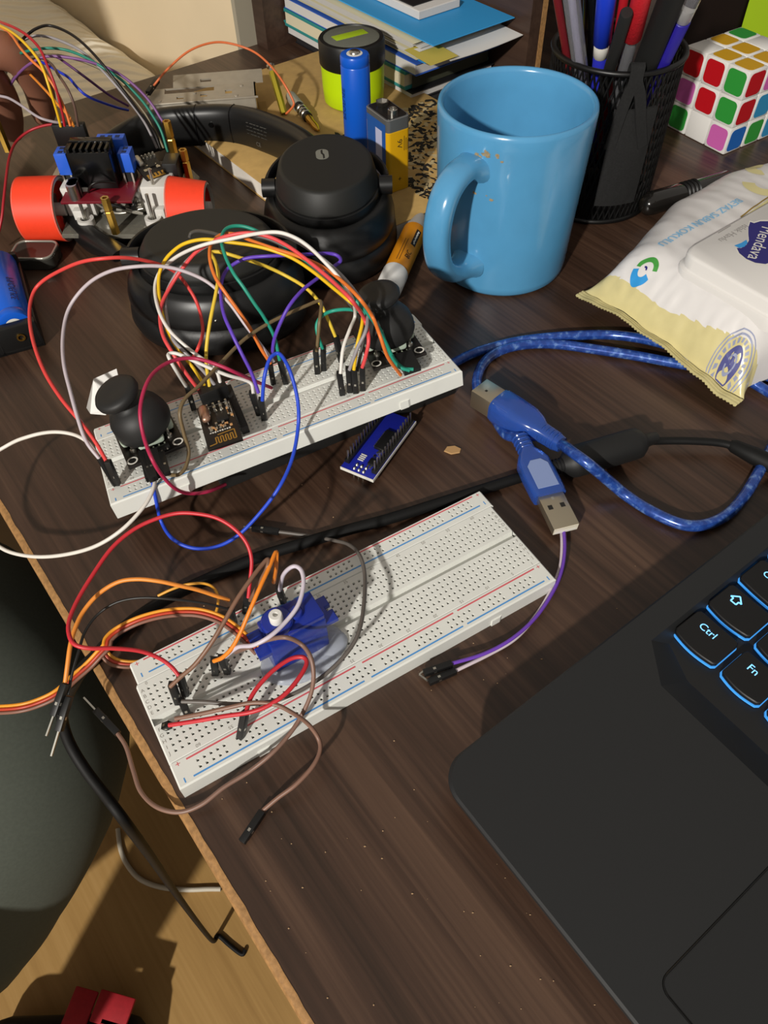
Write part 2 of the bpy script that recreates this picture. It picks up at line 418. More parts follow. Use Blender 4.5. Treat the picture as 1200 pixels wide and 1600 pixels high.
# ------------------------------------------------------------------ jumper wires
def wm(col): return P('wire_'+col, col, .42, noise_amt=.06, noise_scale=120)
GA = 'jumper wires of the raised breadboard'; GB = 'jumper wires of the front breadboard'; GC = 'jumper wires of the robot car'
def housing(b, p0, p1, w=2.5):
    p0, p1 = Vector(p0), Vector(p1)
    b.rod(p0, p1, w, w, M_blk, bev=.15)
    d = (p1-p0).normalized(); u = Vector((0, 0, 1)); y = u.cross(d)
    y = y.normalized() if y.length > .05 else Vector((1, 0, 0))
    zz = d.cross(y)
    for s in (zz, -zz, y, -y):                       # the little locking window
        c = p0+(p1-p0)*.62 + s*(w/2+.02)
        b.rod(c-d*.55, c+d*.55, .9, .06, M_tin, up=s)
def wire(name, label, col, pts, ends=(), r=.82, group=GA, cat='wire', per=8, mt=None):
    W = path(pts)
    o = thing(name, label, cat, W[len(W)//2], group)
    b = MB(); b.tube(smooth_path(W, per), r, mt or wm(col), 8); b.build('insulation', o, 60)
    for e in ends:
        h0, h1 = Z2(e[0]), Z2(e[1])
        b = MB(); housing(b, h0, h1, e[3] if len(e) > 3 else 2.5); hh = b.build('connector_housing', o, 30)
        if len(e) > 2 and e[2]:
            d = (h1-h0).normalized(); b = MB(); b.rod(h1, h1+d*e[2], .64, .64, M_tin); b.build('pin', hh, 30)
    return o
def Z2(p): return U(p[0], p[1], Z(*p).z) if isinstance(p, tuple) else Vector(p)

# --- raised board
wire('jumper_wire', 'red jumper wire sweeping in the big outer loop left of the raised breadboard', 'd3423f',
     [(167, 722, 'A13'), (150, 692), (128, 662), (95, 622), (68, 578), (51, 530), (46, 488, 62), (52, 458), (66, 440), (92, 424), (125, 410), (160, 404, 84), (200, 403), (242, 411), (272, 424), (292, 446), (308, 474), (316, 505), (316, 525), (309, 545, 44), (303, 556, 36)],
     [((168, 720, 'A14'), (184, 757, 'A1'))])
wire('jumper_wire', 'lilac-grey jumper wire in the loop just inside the big red one', 'b9aeb4',
     [(157, 719, 'A13'), (135, 690), (122, 655), (110, 612), (100, 570), (98, 530, 60), (104, 492), (118, 465), (142, 440), (172, 424), (207, 417, 82), (250, 416), (288, 424), (326, 442), (357, 472), (385, 510), (412, 545), (428, 566, 'A15')],
     [((156, 716, 'A14'), (181, 758, 'A1'))])
wire('jumper_wire', 'white jumper wire running off the left edge from the raised breadboard', 'd8d3cb',
     [(154, 713, 'A14'), (138, 692), (115, 679), (82, 675, 40), (45, 682), (8, 698), (-60, 745, 26), (-60, 815), (-8, 850, 12), (20, 864), (60, 870), (105, 866), (150, 853), (190, 828), (222, 795), (238, 768), (244, 742, 'A7')],
     [((230, 704, 'A9'), (242, 748, 'A9'))])
wire('jumper_wire', 'crimson jumper wire looping round the left joystick and under the raised breadboard', 'a82349',
     [(424, 606, 'A1'), (395, 594), (368, 582), (340, 570, 60), (305, 560), (272, 563), (245, 578), (228, 602, 66), (219, 640), (224, 680), (238, 718, 52), (255, 745, 42), (275, 764, 32), (297, 771, 22), (325, 768), (352, 757, 14)])
wire('jumper_wire', 'olive-brown jumper wire bent at a sharp corner above the raised breadboard', '6b5a3e',
     [(495, 549, 'A14'), (499, 505), (502, 478), (499, 470, 62), (480, 477), (455, 488), (420, 505), (382, 530), (345, 567), (312, 602), (290, 622, 56), (281, 645), (287, 676), (295, 705), (290, 730, 'A6'), (278, 742), (262, 741, 'A4')],
     [((493, 547, 'A14'), (496, 583, 'A0')), ((253, 708, 'A9'), (262, 740, 'A9'))])
wire('jumper_wire', 'bright blue jumper wire hanging in a big arc over the front of the raised breadboard', '2447c4',
     [(237, 745, 'A6'), (243, 778), (252, 815, 12), (270, 842), (300, 856), (335, 855, 8), (370, 838), (405, 803), (437, 760), (457, 715, 34), (466, 665), (465, 625), (455, 585), (443, 560), (433, 552, 62), (421, 562), (413, 590), (410, 626, 'A14')],
     [((222, 706, 'A9'), (238, 750, 'A9')), ((408, 623, 'A14'), (413, 655, 'A0'))])
wire('jumper_wire', 'violet jumper wire with a tight curl in front of the headphones', '5b3bb0',
     [(404, 614, 'A14'), (393, 583), (378, 553), (362, 520), (349, 488), (345, 450, 74), (352, 425), (368, 411), (388, 403), (420, 400, 80), (470, 398), (512, 396), (528, 400), (532, 408), (522, 416), (500, 432), (473, 453, 72), (452, 478), (438, 505), (428, 532), (425, 560, 'A15')],
     [((393, 612, 'A14'), (405, 647, 'A0'))])
wire('jumper_wire', 'long teal jumper wire reaching from the middle of the raised breadboard to the right joystick', '1f8a74',
     [(437, 563, 'A14'), (428, 525), (412, 495), (398, 475), (380, 448), (365, 427), (352, 400), (346, 375), (352, 359, 86), (368, 353), (392, 357), (430, 376), (470, 402, 80), (515, 434), (552, 466, 76), (580, 497, 68), (600, 530), (615, 560, 'A9'), (630, 575), (646, 577, 'A7')],
     [((437, 561, 'A14'), (447, 599, 'A0'))])
wire('jumper_wire', 'short teal jumper wire making a small hook left of the right joystick', '20907a',
     [(504, 545, 'A14'), (497, 525), (495, 507), (504, 493), (523, 485, 60), (550, 484), (575, 493, 66), (595, 517, 58), (607, 548, 'A12'), (622, 572), (640, 579, 'A7')],
     [((505, 542, 'A14'), (506, 578, 'A0'))])
wire('jumper_wire', 'thick yellow jumper wire topping the bundle over the left headphone cup', 'e0b61c',
     [(322, 606, 'A13'), (302, 575), (280, 548), (262, 518), (251, 478, 62), (248, 435), (256, 410), (270, 393), (290, 380), (320, 374, 86), (355, 378), (392, 383), (425, 391), (458, 404), (490, 425), (522, 451), (548, 472, 76), (564, 485, 66), (566, 505), (558, 540), (553, 578, 'A14')],
     [((553, 576, 'A14'), (556, 613, 'A0'))], r=.8)
wire('jumper_wire', 'mottled yellow jumper wire crossing in front of both headphone cups', 'd9b93a',
     [(328, 608, 'A13'), (322, 560), (327, 510), (338, 455), (341, 430), (336, 408), (330, 395, 78), (345, 394), (370, 401), (410, 414), (445, 430), (478, 450, 62), (500, 474), (513, 500), (524, 526, 'A15')],
     [((524, 524, 'A14'), (534, 566, 'A0'))])
wire('jumper_wire', 'white jumper wire in the bundle, curving down left of the yellow one', 'd9d5cf',
     [(346, 603, 'A13'), (335, 575), (300, 549), (268, 520), (250, 490), (242, 455, 64), (247, 430), (262, 412), (285, 396), (320, 382, 86), (362, 373), (402, 365), (434, 363, 94), (460, 371), (483, 386), (506, 408), (532, 437), (550, 466, 78), (555, 492, 62), (546, 516), (536, 545), (532, 584, 'A14')],
     [((530, 582, 'A14'), (535, 616, 'A0'))])
wire('jumper_wire', 'coral red jumper wire arching highest across the bundle', 'd8484a',
     [(313, 612, 'A13'), (292, 585), (270, 552), (255, 525), (250, 497, 62), (254, 472), (268, 445), (287, 417), (310, 391), (345, 372), (385, 364, 90), (420, 370), (452, 386), (487, 412), (520, 440), (550, 470, 80), (570, 500, 66), (576, 530), (571, 558), (566, 574, 'A14')],
     [((566, 572, 'A14'), (567, 609, 'A0'))], r=.85)
wire('jumper_wire', 'grey jumper wire partly hidden behind the coral red one in the bundle', '8f8b8e',
     [(338, 605, 'A13'), (318, 580), (290, 552), (270, 530), (261, 500, 60), (259, 465), (270, 437), (290, 410), (320, 386), (365, 369, 86), (408, 363), (450, 371), (490, 394), (528, 425), (556, 457, 76), (573, 485, 68), (572, 515), (558, 545), (546, 578, 'A14')],
     [((544, 574, 'A14'), (547, 612, 'A0'))])
wire('jumper_wire', 'orange jumper wire running from mid breadboard to the right joystick', 'd5712c',
     [(423, 568, 'A14'), (408, 545), (392, 515), (372, 485), (352, 457), (336, 432), (328, 405), (330, 382), (345, 367, 84), (368, 366), (395, 377), (430, 389), (462, 399), (500, 415), (535, 440), (563, 468, 80), (582, 495, 70), (594, 525), (606, 558), (626, 586, 'A6')],
     [((422, 569, 'A14'), (427, 599, 'A0'))])
wire('jumper_wire', 'short white jumper wire hooked beside the radio module', 'd6d3cd',
     [(291, 604, 'A13'), (277, 582), (265, 561), (264, 553, 60), (278, 553), (312, 568), (352, 585), (380, 593), (393, 600), (396, 615, 'A14')],
     [((292, 603, 'A13'), (303, 640, 'A1'))])
wire('jumper_wire', 'dark grey jumper wire curled over the left headphone cup top', '4a4743',
     [(296, 372, 74), (299, 364), (310, 361), (330, 364), (352, 369, 82), (386, 368, 84), (420, 374), (452, 390), (487, 416), (518, 444), (546, 474, 70), (564, 502, 56), (568, 530), (563, 556), (558, 580, 'A9')])
# --- front board
wire('jumper_wire', 'long red jumper wire looping high from the front breadboard over the desk edge', 'c22b35',
     [(388, 934, 'B13'), (391, 905), (393, 874), (385, 848), (366, 826), (340, 810), (310, 803, 46), (277, 802), (243, 811), (208, 828), (175, 856), (145, 898), (121, 938), (108, 970, 40), (108, 992), (117, 1007), (140, 1013), (175, 1013), (217, 1017), (248, 1028), (268, 1042), (281, 1058, 'B13')],
     [((386, 928, 'B13'), (383, 955, 'B0')), ((281, 1055, 'B13'), (290, 1085, 'B0'))], group=GB, r=.78)
wire('jumper_wire', 'orange jumper wire arching left off the front breadboard to a loose plug', 'e08a36',
     [(358, 938, 'B11'), (340, 932), (310, 922), (280, 915), (247, 908), (213, 905, 36), (183, 910), (153, 929), (130, 956), (117, 983, 30), (110, 1008), (106, 1036), (102, 1066, 22)],
     [((102, 1068, 22), (84, 1118, 16), 7.5)], group=GB)
wire('jumper_wire', 'thin black jumper wire arching left off the front breadboard to a loose plug', '1a1918',
     [(365, 955, 'B11'), (350, 950), (317, 942), (267, 936), (220, 934, 32), (183, 941), (153, 960), (133, 987, 27), (123, 1017), (113, 1050), (107, 1085, 18)],
     [((108, 1088, 18), (92, 1142, 12), 9), ((360, 952, 'B12'), (366, 976, 'B1'))], group=GB, r=.55)
wire('jumper_wire', 'short yellow-orange jumper wire end curled behind the front breadboard', 'd99a34',
     [(247, 931, 4), (268, 921), (293, 913, 7), (320, 912), (335, 920), (341, 936, 12), (338, 955), (328, 968, 'B2')], group=GB, r=.6)
wire('jumper_wire', 'brown jumper wire with a hairpin bend left of the servo', '7a5a48',
     [(266, 1073, 'B13'), (282, 1058), (305, 1038), (330, 1005), (350, 972), (370, 937), (392, 905), (410, 882), (419, 874, 46), (417, 888), (403, 915), (391, 938, 'B12')],
     [((268, 1068, 'B13'), (279, 1098, 'B0'))], group=GB)
wire('jumper_wire', 'bright orange jumper wire with a hairpin bend left of the servo', 'e07f20',
     [(334, 1033, 'B13'), (348, 1027), (362, 1013), (375, 990), (390, 955), (406, 918), (420, 888), (431, 863, 46), (432, 875), (431, 890), (428, 910, 'B10')],
     [((334, 1030, 'B13'), (337, 1052, 'B0'))], group=GB)
wire('jumper_wire', 'pale lilac jumper wire bent in a loop over the servo', 'c5bcc8',
     [(437, 922, 'B12'), (442, 900), (452, 888), (463, 885, 42), (472, 894), (474, 915), (466, 945), (446, 972), (422, 994, 38), (396, 1008), (372, 1011), (352, 1026, 'B13')],
     [((435, 918, 'B13'), (443, 940, 'B0')), ((345, 1026, 'B13'), (356, 1050, 'B0'))], group=GB)
wire('jumper_wire', 'dusty brown jumper wire wrapping round the front breadboard corner to a loose pin', '7c5f52',
     [(368, 1019, 'B9'), (392, 1010, 30), (418, 1000), (446, 996, 38), (470, 1006, 34), (485, 1026), (490, 1055), (485, 1087), (471, 1118), (453, 1146, 14), (425, 1177), (390, 1205), (350, 1230, 7), (315, 1257), (280, 1269, 3), (245, 1261), (220, 1237), (208, 1203, -1), (197, 1167), (183, 1145, -2)],
     [((184, 1146, -2), (150, 1110, -2), 8)], group=GB)
wire('jumper_wire', 'brown jumper wire with a loose plug on the desk in front of the breadboard', '7d5d4e',
     [(274, 1123, 'B7'), (320, 1114), (355, 1106), (395, 1098), (430, 1101, 24), (457, 1114), (481, 1131), (497, 1153), (500, 1173, 10), (488, 1198), (462, 1226), (435, 1246), (410, 1267, 2.5)],
     [((410, 1268, 2.5), (378, 1316, 2.2), 0)], group=GB)
wire('jumper_wire', 'dark grey jumper wire curving round the servo and under the black cable', '5e5853',
     [(284, 1096, 'B9'), (320, 1097), (362, 1100), (404, 1099), (439, 1092), (478, 1074, 20), (515, 1048), (546, 1015), (562, 983, 24), (569, 940), (570, 898), (562, 868, 16), (545, 851), (520, 844, 5), (488, 838, 2), (460, 834, 2), (436, 831, 2.2)],
     [((436, 831, 2.2), (394, 825, 2.2), 4), ((283, 1093, 'B9'), (294, 1118, 'B0'))], group=GB)
wire('jumper_wire', 'red jumper wire in a flat hairpin on the front breadboard', 'bd2a33',
     [(264, 1133, 'B5'), (310, 1126), (350, 1119), (390, 1113), (418, 1103), (446, 1084), (468, 1058), (479, 1037, 26), (474, 1027), (455, 1029), (430, 1045), (408, 1067), (392, 1090), (384, 1115, 'B13')],
     [((383, 1112, 'B12'), (376, 1152, 'B0')), ((266, 1132, 'B3'), (256, 1136, 'B1'))], group=GB, r=.85)
wire('jumper_wire', 'violet jumper wire lying right of the front breadboard under the silver plug', '6a3fae',
     [(874, 800, 3), (881, 830), (882, 865, 5), (875, 900), (858, 935), (832, 970), (797, 1000, 4), (755, 1022), (705, 1037, 4)],
     [((706, 1037, 4), (662, 1052, 4), 0)], group=GB, r=.78)
wire('jumper_wire', 'pinkish white jumper wire lying right of the front breadboard beside the violet one', 'cdbfc6',
     [(870, 805, 2), (877, 830), (878, 860, 2), (874, 890), (858, 928), (835, 965), (805, 998, 2), (765, 1022), (712, 1048, 2.5)],
     [((712, 1048, 2.5), (670, 1066, 2.5), 0)], group=GB, r=.78)
b = MB(); p0, p1 = U(668, 1064, 2.4), U(655, 1054, 4); b.rod(p0, p1, .64, .64, M_tin); b.rod(p1, p1+Vector((2, 1.6, 0)), .64, .64, M_tin)
b.build('pin', [o for o in D.objects if o.get('label', '').startswith('pinkish white')][0], 30)

# servo ribbon cable
W = path([(404, 1018, 'B8'), (390, 1004), (370, 985), (345, 968), (315, 958, 20), (285, 956), (250, 960), (215, 970), (185, 985), (170, 998, 9), (166, 1010), (155, 1022), (138, 1040), (115, 1060, 3), (90, 1083), (60, 1098), (25, 1107, 0), (-30, 1110, -4)])
t = thing('servo_cable', 'flat orange, red and brown ribbon cable running off the left edge', 'cable', W[9])
S = smooth_path(W, 8)
for off, col in ((-1.35, 'e0952a'), (0, 'b23a22'), (1.35, '7d5648')):
    pts = []
    for i, p in enumerate(S):
        d = (S[min(i+1, len(S)-1)]-S[max(i-1, 0)]).normalized(); sd = d.cross(Vector((0, 0, 1))).normalized()
        vw = (CAM-p).normalized(); sd2 = d.cross(vw).normalized()
        sd = (sd*.6+sd2*.4).normalized(); pts.append(p - sd*off)
    b = MB(); b.tube(pts, .7, wm(col), 8); b.build('strand', t, 60)
W = path([(166, 1004, 7), (167, 1016), (175, 1026), (188, 1032, 4), (210, 1034, 3), (235, 1030, 2)])
t2 = [('orange', 0, 'd08f2c'), ('red', 1.3, 'a53824'), ('brown', 2.6, '74503f')]
tt = thing('servo_cable', 'short ribbon cable end tucked under the back left corner of the front breadboard', 'cable', W[2])
for nm, off, col in t2:
    b = MB(); b.tube(smooth_path([p+Vector((-off*.5, -off*.9, 0)) for p in W], 6), .7, wm(col), 8); b.build('strand', tt, 60)
# ================================================================== mug
M_mug = P('blue_glaze', '5092bd', .22, spec=.5, coat=.3, noise_amt=.03, noise_scale=90)
MX, MY = 75.1, 407.3
t = thing('mug', 'light blue ceramic mug with a stained handle, between the headphones and the pen cup', 'mug', (MX, MY, 0))
out = [(34.5, 0), (36.6, .6), (38, 2.4), (38.6, 6), (39.4, 30), (40.6, 62), (41.5, 86), (41.7, 92), (41.2, 94.2), (40.2, 94.9), (39.0, 94.4), (38.3, 92.5), (37.8, 84), (36.9, 50), (36, 12), (34, 7.5), (28, 5.6), (.5, 5.2)]
b = MB(); b.lathe(out, (MX, MY, 0), M_mug, 96); b.build('body', t, 60)
# handle: towards the lower left of the picture
hd = (Upl(690, 330, Vector((MX, MY, 0)), Vector((0, 1, 0))) - Vector((MX, MY, 0))); hd = Vector((-.62, -.785, 0)).normalized()
hp = [(38.5, 76), (48, 78.5), (58, 77), (66, 71), (70.5, 60), (70.8, 47), (67, 34), (58.5, 25), (49, 20.5), (38, 19)]
pts = smooth_path([Vector((MX, MY, 0))+hd*r+Vector((0, 0, z)) for r, z in hp], 8)
sd = hd.cross(Vector((0, 0, 1)))
b = MB(); n = len(pts); loops = []
for i, p in enumerate(pts):
    tg = (pts[min(i+1, n-1)]-pts[max(i-1, 0)]).normalized(); nn = sd.cross(tg).normalized()
    fl = 1+.45*max(0, 1-min(i, n-1-i)/9.)**2
    loops.append([p + sd*(7.4*fl*math.copysign(abs(math.cos(a))**.8, math.cos(a))) + nn*(5.4*fl*math.copysign(abs(math.sin(a))**.8, math.sin(a))) for a in [2*PI*k/20 for k in range(20)]])
b.loft(loops, M_mug); b.build('handle', t, 70)
# coffee stain above the handle root
b = MB(); M_st = P('coffee_stain', '8f7f60', .6, noise_amt=.3, noise_scale=700)
random.seed(3)
for k in range(16):
    a = math.atan2(hd.y, hd.x) + random.gauss(.16, .1); z = 84 + random.gauss(0, 2.0) if k < 11 else 72+random.gauss(0, 5); r = 40.6+(z-62)*.0375+.12
    c = Vector((MX+r*math.cos(a), MY+r*math.sin(a), z)); e = Vector((-math.sin(a), math.cos(a), 0)); u = Vector((0, 0, 1))
    s = random.uniform(.5, 1.5); poly = [c+e*(s*random.uniform(.6, 1.5)*math.cos(q))+u*(s*.8*random.uniform(.6, 1.2)*math.sin(q)) for q in [2*PI*i/9 for i in range(9)]]
    b.add(poly, [list(range(9))], M_st)
b.build('stain', [o for o in t.children if o.name.startswith('body')][0], smooth=False)

# ================================================================== pen cup
CX, CY, CR, CH = 144.1, 481.7, 37.7, 91.5
M_wire = P('black_enamel', '0b0b0b', .4)
t = thing('pen_cup', 'black wire-mesh pen cup full of pens behind the blue mug', 'pen cup', (CX, CY, 0))
b = MB()
# expanded-metal mesh: crossing diagonal strands
NS, TW = 66, .62
for sgn in (1, -1):
    for k in range(NS):
        a0 = 2*PI*k/NS; pts = []
        for j in range(9):
            a = a0 + sgn*TW*j/8; pts.append((CX+CR*math.cos(a), CY+CR*math.sin(a), 3+(CH-6)*j/8))
        b.tube(pts, .55, M_wire, 4, caps=False)
b.build('mesh_wall', t, 60)
def ring(b, r, z, th, m, n=64): b.tube([(CX+r*math.cos(2*PI*i/n), CY+r*math.sin(2*PI*i/n), z) for i in range(n)], th, m, 8, closed=True)
b = MB(); ring(b, CR, CH-1.6, 1.7, M_wire); b.build('rim', t, 60)
b = MB(); ring(b, CR, 1.6, 1.6, M_wire); b.lathe([(CR, .8), (CR, 1.6)], (CX, CY, 0), M_wire, 48); b.build('base', t, 60)
# black cloth strap and pouch hanging over the front rim
fdir = math.atan2(-CY, -CX)+.09
def onc(a, z, r=CR+1.3): return Vector((CX+r*math.cos(fdir+a), CY+r*math.sin(fdir+a), z))
M_cloth = P('black_cloth', '161616', .9, noise_amt=.3, noise_scale=900)
t2 = thing('cloth_pouch', 'black cloth pouch hanging by its strap over the front of the pen cup', 'pouch', onc(.3, 40))
b = MB()
def pouch(u, v):
    a = .02+.66*u; z = 72-58*v; w = 1+.6*math.sin(PI*u)*math.sin(PI*v)
    return onc(a, z, CR+1.2+1.6*w+.4*noise.noise((u*6, v*6, 0)))
b.grid(pouch, 20, 20, M_cloth); 
def pouch2(u, v): p = pouch(1-u, v); d = Vector((CX-p.x, CY-p.y, 0)).normalized(); return p + d*1.6
b.grid(pouch2, 20, 20, M_cloth); b.build('pouch', t2, 60)
b = MB()
for a0, a1, a2 in ((.20, .10, .06), (.24, .42, .56)):
    pts = smooth_path([onc(a0+.02, CH-14, CR-6), onc(a0, CH+2, CR-2), onc(a0, CH+3.4, CR+2), onc(a0, CH-4, CR+3.2), onc((a0+a1)/2, CH-12, CR+3.4), onc(a1, 66, CR+3.6), onc(a2, 50, CR+3.4)], 6)
    n = len(pts); L = []
    for i, p in enumerate(pts):
        tg = (pts[min(i+1, n-1)]-pts[max(i-1, 0)]).normalized(); rad = Vector((p.x-CX, p.y-CY, 0)).normalized(); sdv = tg.cross(rad).normalized(); nn = sdv.cross(tg)
        L.append([p+sdv*3.1+nn*.5, p-sdv*3.1+nn*.5, p-sdv*3.1-nn*.5, p+sdv*3.1-nn*.5])
    b.loft(L, M_cloth)
b.build('strap', t2, 60)

# pens: (picture x,y where it crosses the rim height, picture x,y of the top end, ...)
M_clear = P('clear_barrel', 'd6d6dc', .08, trans=.85, ior=1.3); 
def pen(label, name, rim, top, ztop, parts, cat='pen'):
    a = U(rim[0], rim[1], CH); d = (U(top[0], top[1], ztop)-a).normalized()
    # slide down to the cup floor, kept inside the mesh
    L = 86/d.z if d.z > .3 else 90
    bot = a-d*L
    rr = math.hypot(bot.x-CX, bot.y-CY)
    if rr > CR-7: bot.x = CX+(bot.x-CX)*(CR-7)/rr; bot.y = CY+(bot.y-CY)*(CR-7)/rr; d = (a-bot).normalized(); L = (a-bot).length
    o = thing(name, label, cat, bot, 'pens and tools in the mesh cup')
    for nm, s0, s1, r0, r1, m in parts:
        b = MB(); p0 = bot+d*(L+s0) if s0 > -900 else bot; p1 = bot+d*(L+s1)
        b.lathe([(r0*.9, 0), (r0, .5), (r1, (p1-p0).length-.5), (r1*.9, (p1-p0).length)], p0, m, 18, ax=d); b.build(nm, o, 50)
    return o, bot, d, L
pen('clear ballpoint pen at the left of the mesh cup', 'ballpoint_pen', (905, 92), (880, -40), 150, [('barrel', -999, 62, 4.3, 4.3, M_clear), ('ink_tube', -900+820, 60, 1.3, 1.3, P('ink_tube', 'a8a4bc', .3))])
pen('clear pen with dark refill leaning behind the leftmost clear one', 'ballpoint_pen', (884, 78), (872, -40), 150, [('barrel', -999, 60, 2.2, 2.2, P('dark_red_ink_pen', '6d1c22', .3))])
pen('thick black marker pen second from the left in the mesh cup', 'marker_pen', (925, 72), (945, -40), 150, [('barrel', -999, 66, 5.6, 5.6, M_gloss)])
pen('bright blue capped pen with a white band', 'felt_pen', (938, 90), (962, -20), 150, [('barrel', -999, 2, 4.1, 4.1, P('blue_pen_body', '2a2fb0', .35)), ('white_band', 2, 12, 4.2, 4.2, M_wprint), ('cap', 12, 66, 4.9, 5.2, P('blue_pen_cap', '2140d0', .3))])
pen('thin black pen leaning across under the red grip', 'pen', (955, 100), (1000, 20), 132, [('barrel', -999, 40, 3.3, 3.3, M_blkm)])
pen('red mechanical pencil with a ribbed grip and clear barrel', 'mechanical_pencil', (978, 96), (994, -20), 150, [('barrel', -999, 20, 3.4, 3.4, M_clear), ('lead_tube', -70, 19, 1.5, 1.5, M_blk), ('grip', 19, 70, 5.1, 4.9, P('red_rubber', 'c0202a', .5, bump=.5, noise_scale=600))])
pen('slim red pen beside the ribbed red grip', 'pen', (960, 88), (974, -30), 150, [('barrel', -999, 66, 2.2, 2.4, P('red_pen', 'b01c26', .4))])
pen('white paper-wrapped stick behind the red grip', 'pencil', (1000, 72), (1020, -40), 150, [('barrel', -999, 62, 3.6, 3.6, P('pale_wood', 'c9c2b8', .6))])
pen('wide black pen leaning right in the mesh cup', 'marker_pen', (1010, 98), (1050, -20), 140, [('barrel', -999, 58, 6.6, 6.6, M_blkm), ('clip', 54, 59, 6.8, 6.8, M_steel)])
pen('clear ballpoint pen with a dark blue cap at the right of the mesh cup', 'ballpoint_pen', (1035, 96), (1078, -20), 140, [('cap', -999, 30, 4.6, 4.6, P('navy_cap', '251c86', .35)), ('tip_collar', 30, 38, 3.6, 3.4, M_wprint), ('barrel', 30, 78, 4.2, 4.2, M_clear)])
pen('olive green slim pen leaning right in the mesh cup', 'pen', (1020, 84), (1072, -20), 140, [('barrel', -999, 60, 2.6, 2.6, P('olive_pen', '8a9430', .4)), ])

# ================================================================== colour puzzle cube
cyaw = -1.0064; S = 55.1
CF = Fr((247.6, 526.5, 0), (math.cos(cyaw), math.sin(cyaw), 0), (-math.sin(cyaw), math.cos(cyaw), 0))   # x: right-down, y: away; cube spans x -S..0, y 0..S
t = thing('puzzle_cube', 'white twisty puzzle cube with mixed coloured stickers behind the wipes', 'puzzle cube', CF)
cc = {'W': 'd9d6d0', 'R': 'b1121c', 'G': '2f8f38', 'P': 'c25ea6', 'B': '1b5fae', 'C': '2f86b4', 'Y': 'c99a1e'}
cm = {k: P('sticker_'+k, v, .3) for k, v in cc.items()}
M_cube = P('white_cube_plastic', 'd8d6d2', .3)
c3 = S/3
front = ['RRG', 'PRG', 'GWP']       # face towards lower left: columns from the far left edge to the near corner
right = ['RP?', 'RCC', 'BGC']
top = ['YYG', 'YYW', 'WYG']
for k in range(3):
    for i in range(3):
        for j in range(3):
            if i == 1 and j == 1 and k == 1: continue
            b = MB(); b.T = CF.M; c = (-S+c3*(i+.5), c3*(j+.5), c3*(k+.5)); b.box(c, (c3-.25,)*3, M_cube, 1.1, 2)
            pc = b.build('cubelet', t, 40)
            def stk(M4, ch):
                if ch in 'W?': return
                b = MB(); b.T = CF.M @ M4; b.prism(rrect(c3-3.4, c3-3.4, 3, 4), 0, .12, cm[ch]); b.build('sticker', pc, 40)
            if j == 0: stk(Matrix.Translation((c[0], -.0, c[2])) @ Matrix.Rotation(PI/2, 4, 'X'), front[2-k][i])
            if i == 2: stk(Matrix.Translation((0, c[1], c[2])) @ Matrix.Rotation(PI/2, 4, 'Y'), right[2-k][j])
            if k == 2: stk(Matrix.Translation((c[0], c[1], S)), top[2-i][j])

# sticky note on the hutch
M_note = P('lime_note', 'b6dc1e', .7)
nrm = E1
o0 = DK.at(288, 600)
n0 = Upl(1171, -2, o0, nrm); n1 = Upl(1157, 46, o0, nrm)
b = MB(); up = Vector((0, 0, 1)); 
q0 = Vector((n1.x, n1.y, n0.z)); 
b.add([q0, q0+E2*76, q0+E2*76-up*76+nrm*5, q0-up*76+nrm*2], [[0, 3, 2, 1]], M_note); b.add([p-nrm*.3 for p in b.v[:4]], [[0, 1, 2, 3]], M_note)
props(b.build('sticky_note', smooth=False), 'lime green sticky note behind the puzzle cube', 'sticky note')
b = MB(); b.T = DK.M; ny = DK.loc(q0).y; 
b.box((286.5-30, 690, 85), (60, 240, 170), P('very_dark_wood', '1d1512', .3), 2); props(b.build('box'), 'dark box behind the puzzle cube with the lime sticky note on it', 'box')

# ================================================================== kraft notebook under the batteries
M_kraft = P('kraft_card', 'b8965a', .8, noise_amt=.08, noise_scale=150)
NBZ = 12.
LX, LY = 246, 168
K = Fr(DK.at(74, 238, 0), E1, E2)
t = thing('sketchbook', 'kraft-covered sketchbook with a printed black pattern, under the batteries and jar', 'sketchbook', K)
b = MB(); b.T = K.M; b.box((LX/2, LY/2, NBZ/2-.1), (LX-2, LY-1.4, NBZ-1.6), P('page_edges', 'd6cfc4', .9, noise_amt=.12, noise_scale=60)); b.build('pages', t)
b = MB(); b.T = K.M; b.box((LX/2, LY/2, NBZ-.4), (LX, LY, .8), M_kraft, .3); cv = b.build('cover', t)
b = MB(); b.T = K.M; b.box((LX/2, LY/2, .4), (LX, LY, .8), M_kraft, .3); b.build('back_cover', t)
# printed marbled patch, right side of the cover
b = MB(); b.T = K.M; random.seed(11)
M_ink = P('black_ink', '1c1813', .8); M_pale = P('pale_ink', 'b9a67c', .8)
for k in range(950):
    x, y = random.uniform(128, LX-4), random.uniform(72, LY-4); s = random.uniform(1.4, 4.2)
    a0 = random.uniform(0, PI); n = 7
    poly = []
    for i in range(n):
        a = 2*PI*i/n; rx, ry = s*random.uniform(.7, 1.3), s*.45*random.uniform(.6, 1.4)
        px, py = rx*math.cos(a), ry*math.sin(a); X = x+px*math.cos(a0)-py*math.sin(a0); Y = y+px*math.sin(a0)+py*math.cos(a0)
        poly.append((min(max(X, 1), LX-1), min(Y, LY-1), NBZ+.03+.0002*k))
    b.add(poly, [list(range(n))], M_ink if k % 5 < 3 else M_pale)
b.build('printed_pattern', cv, smooth=False)

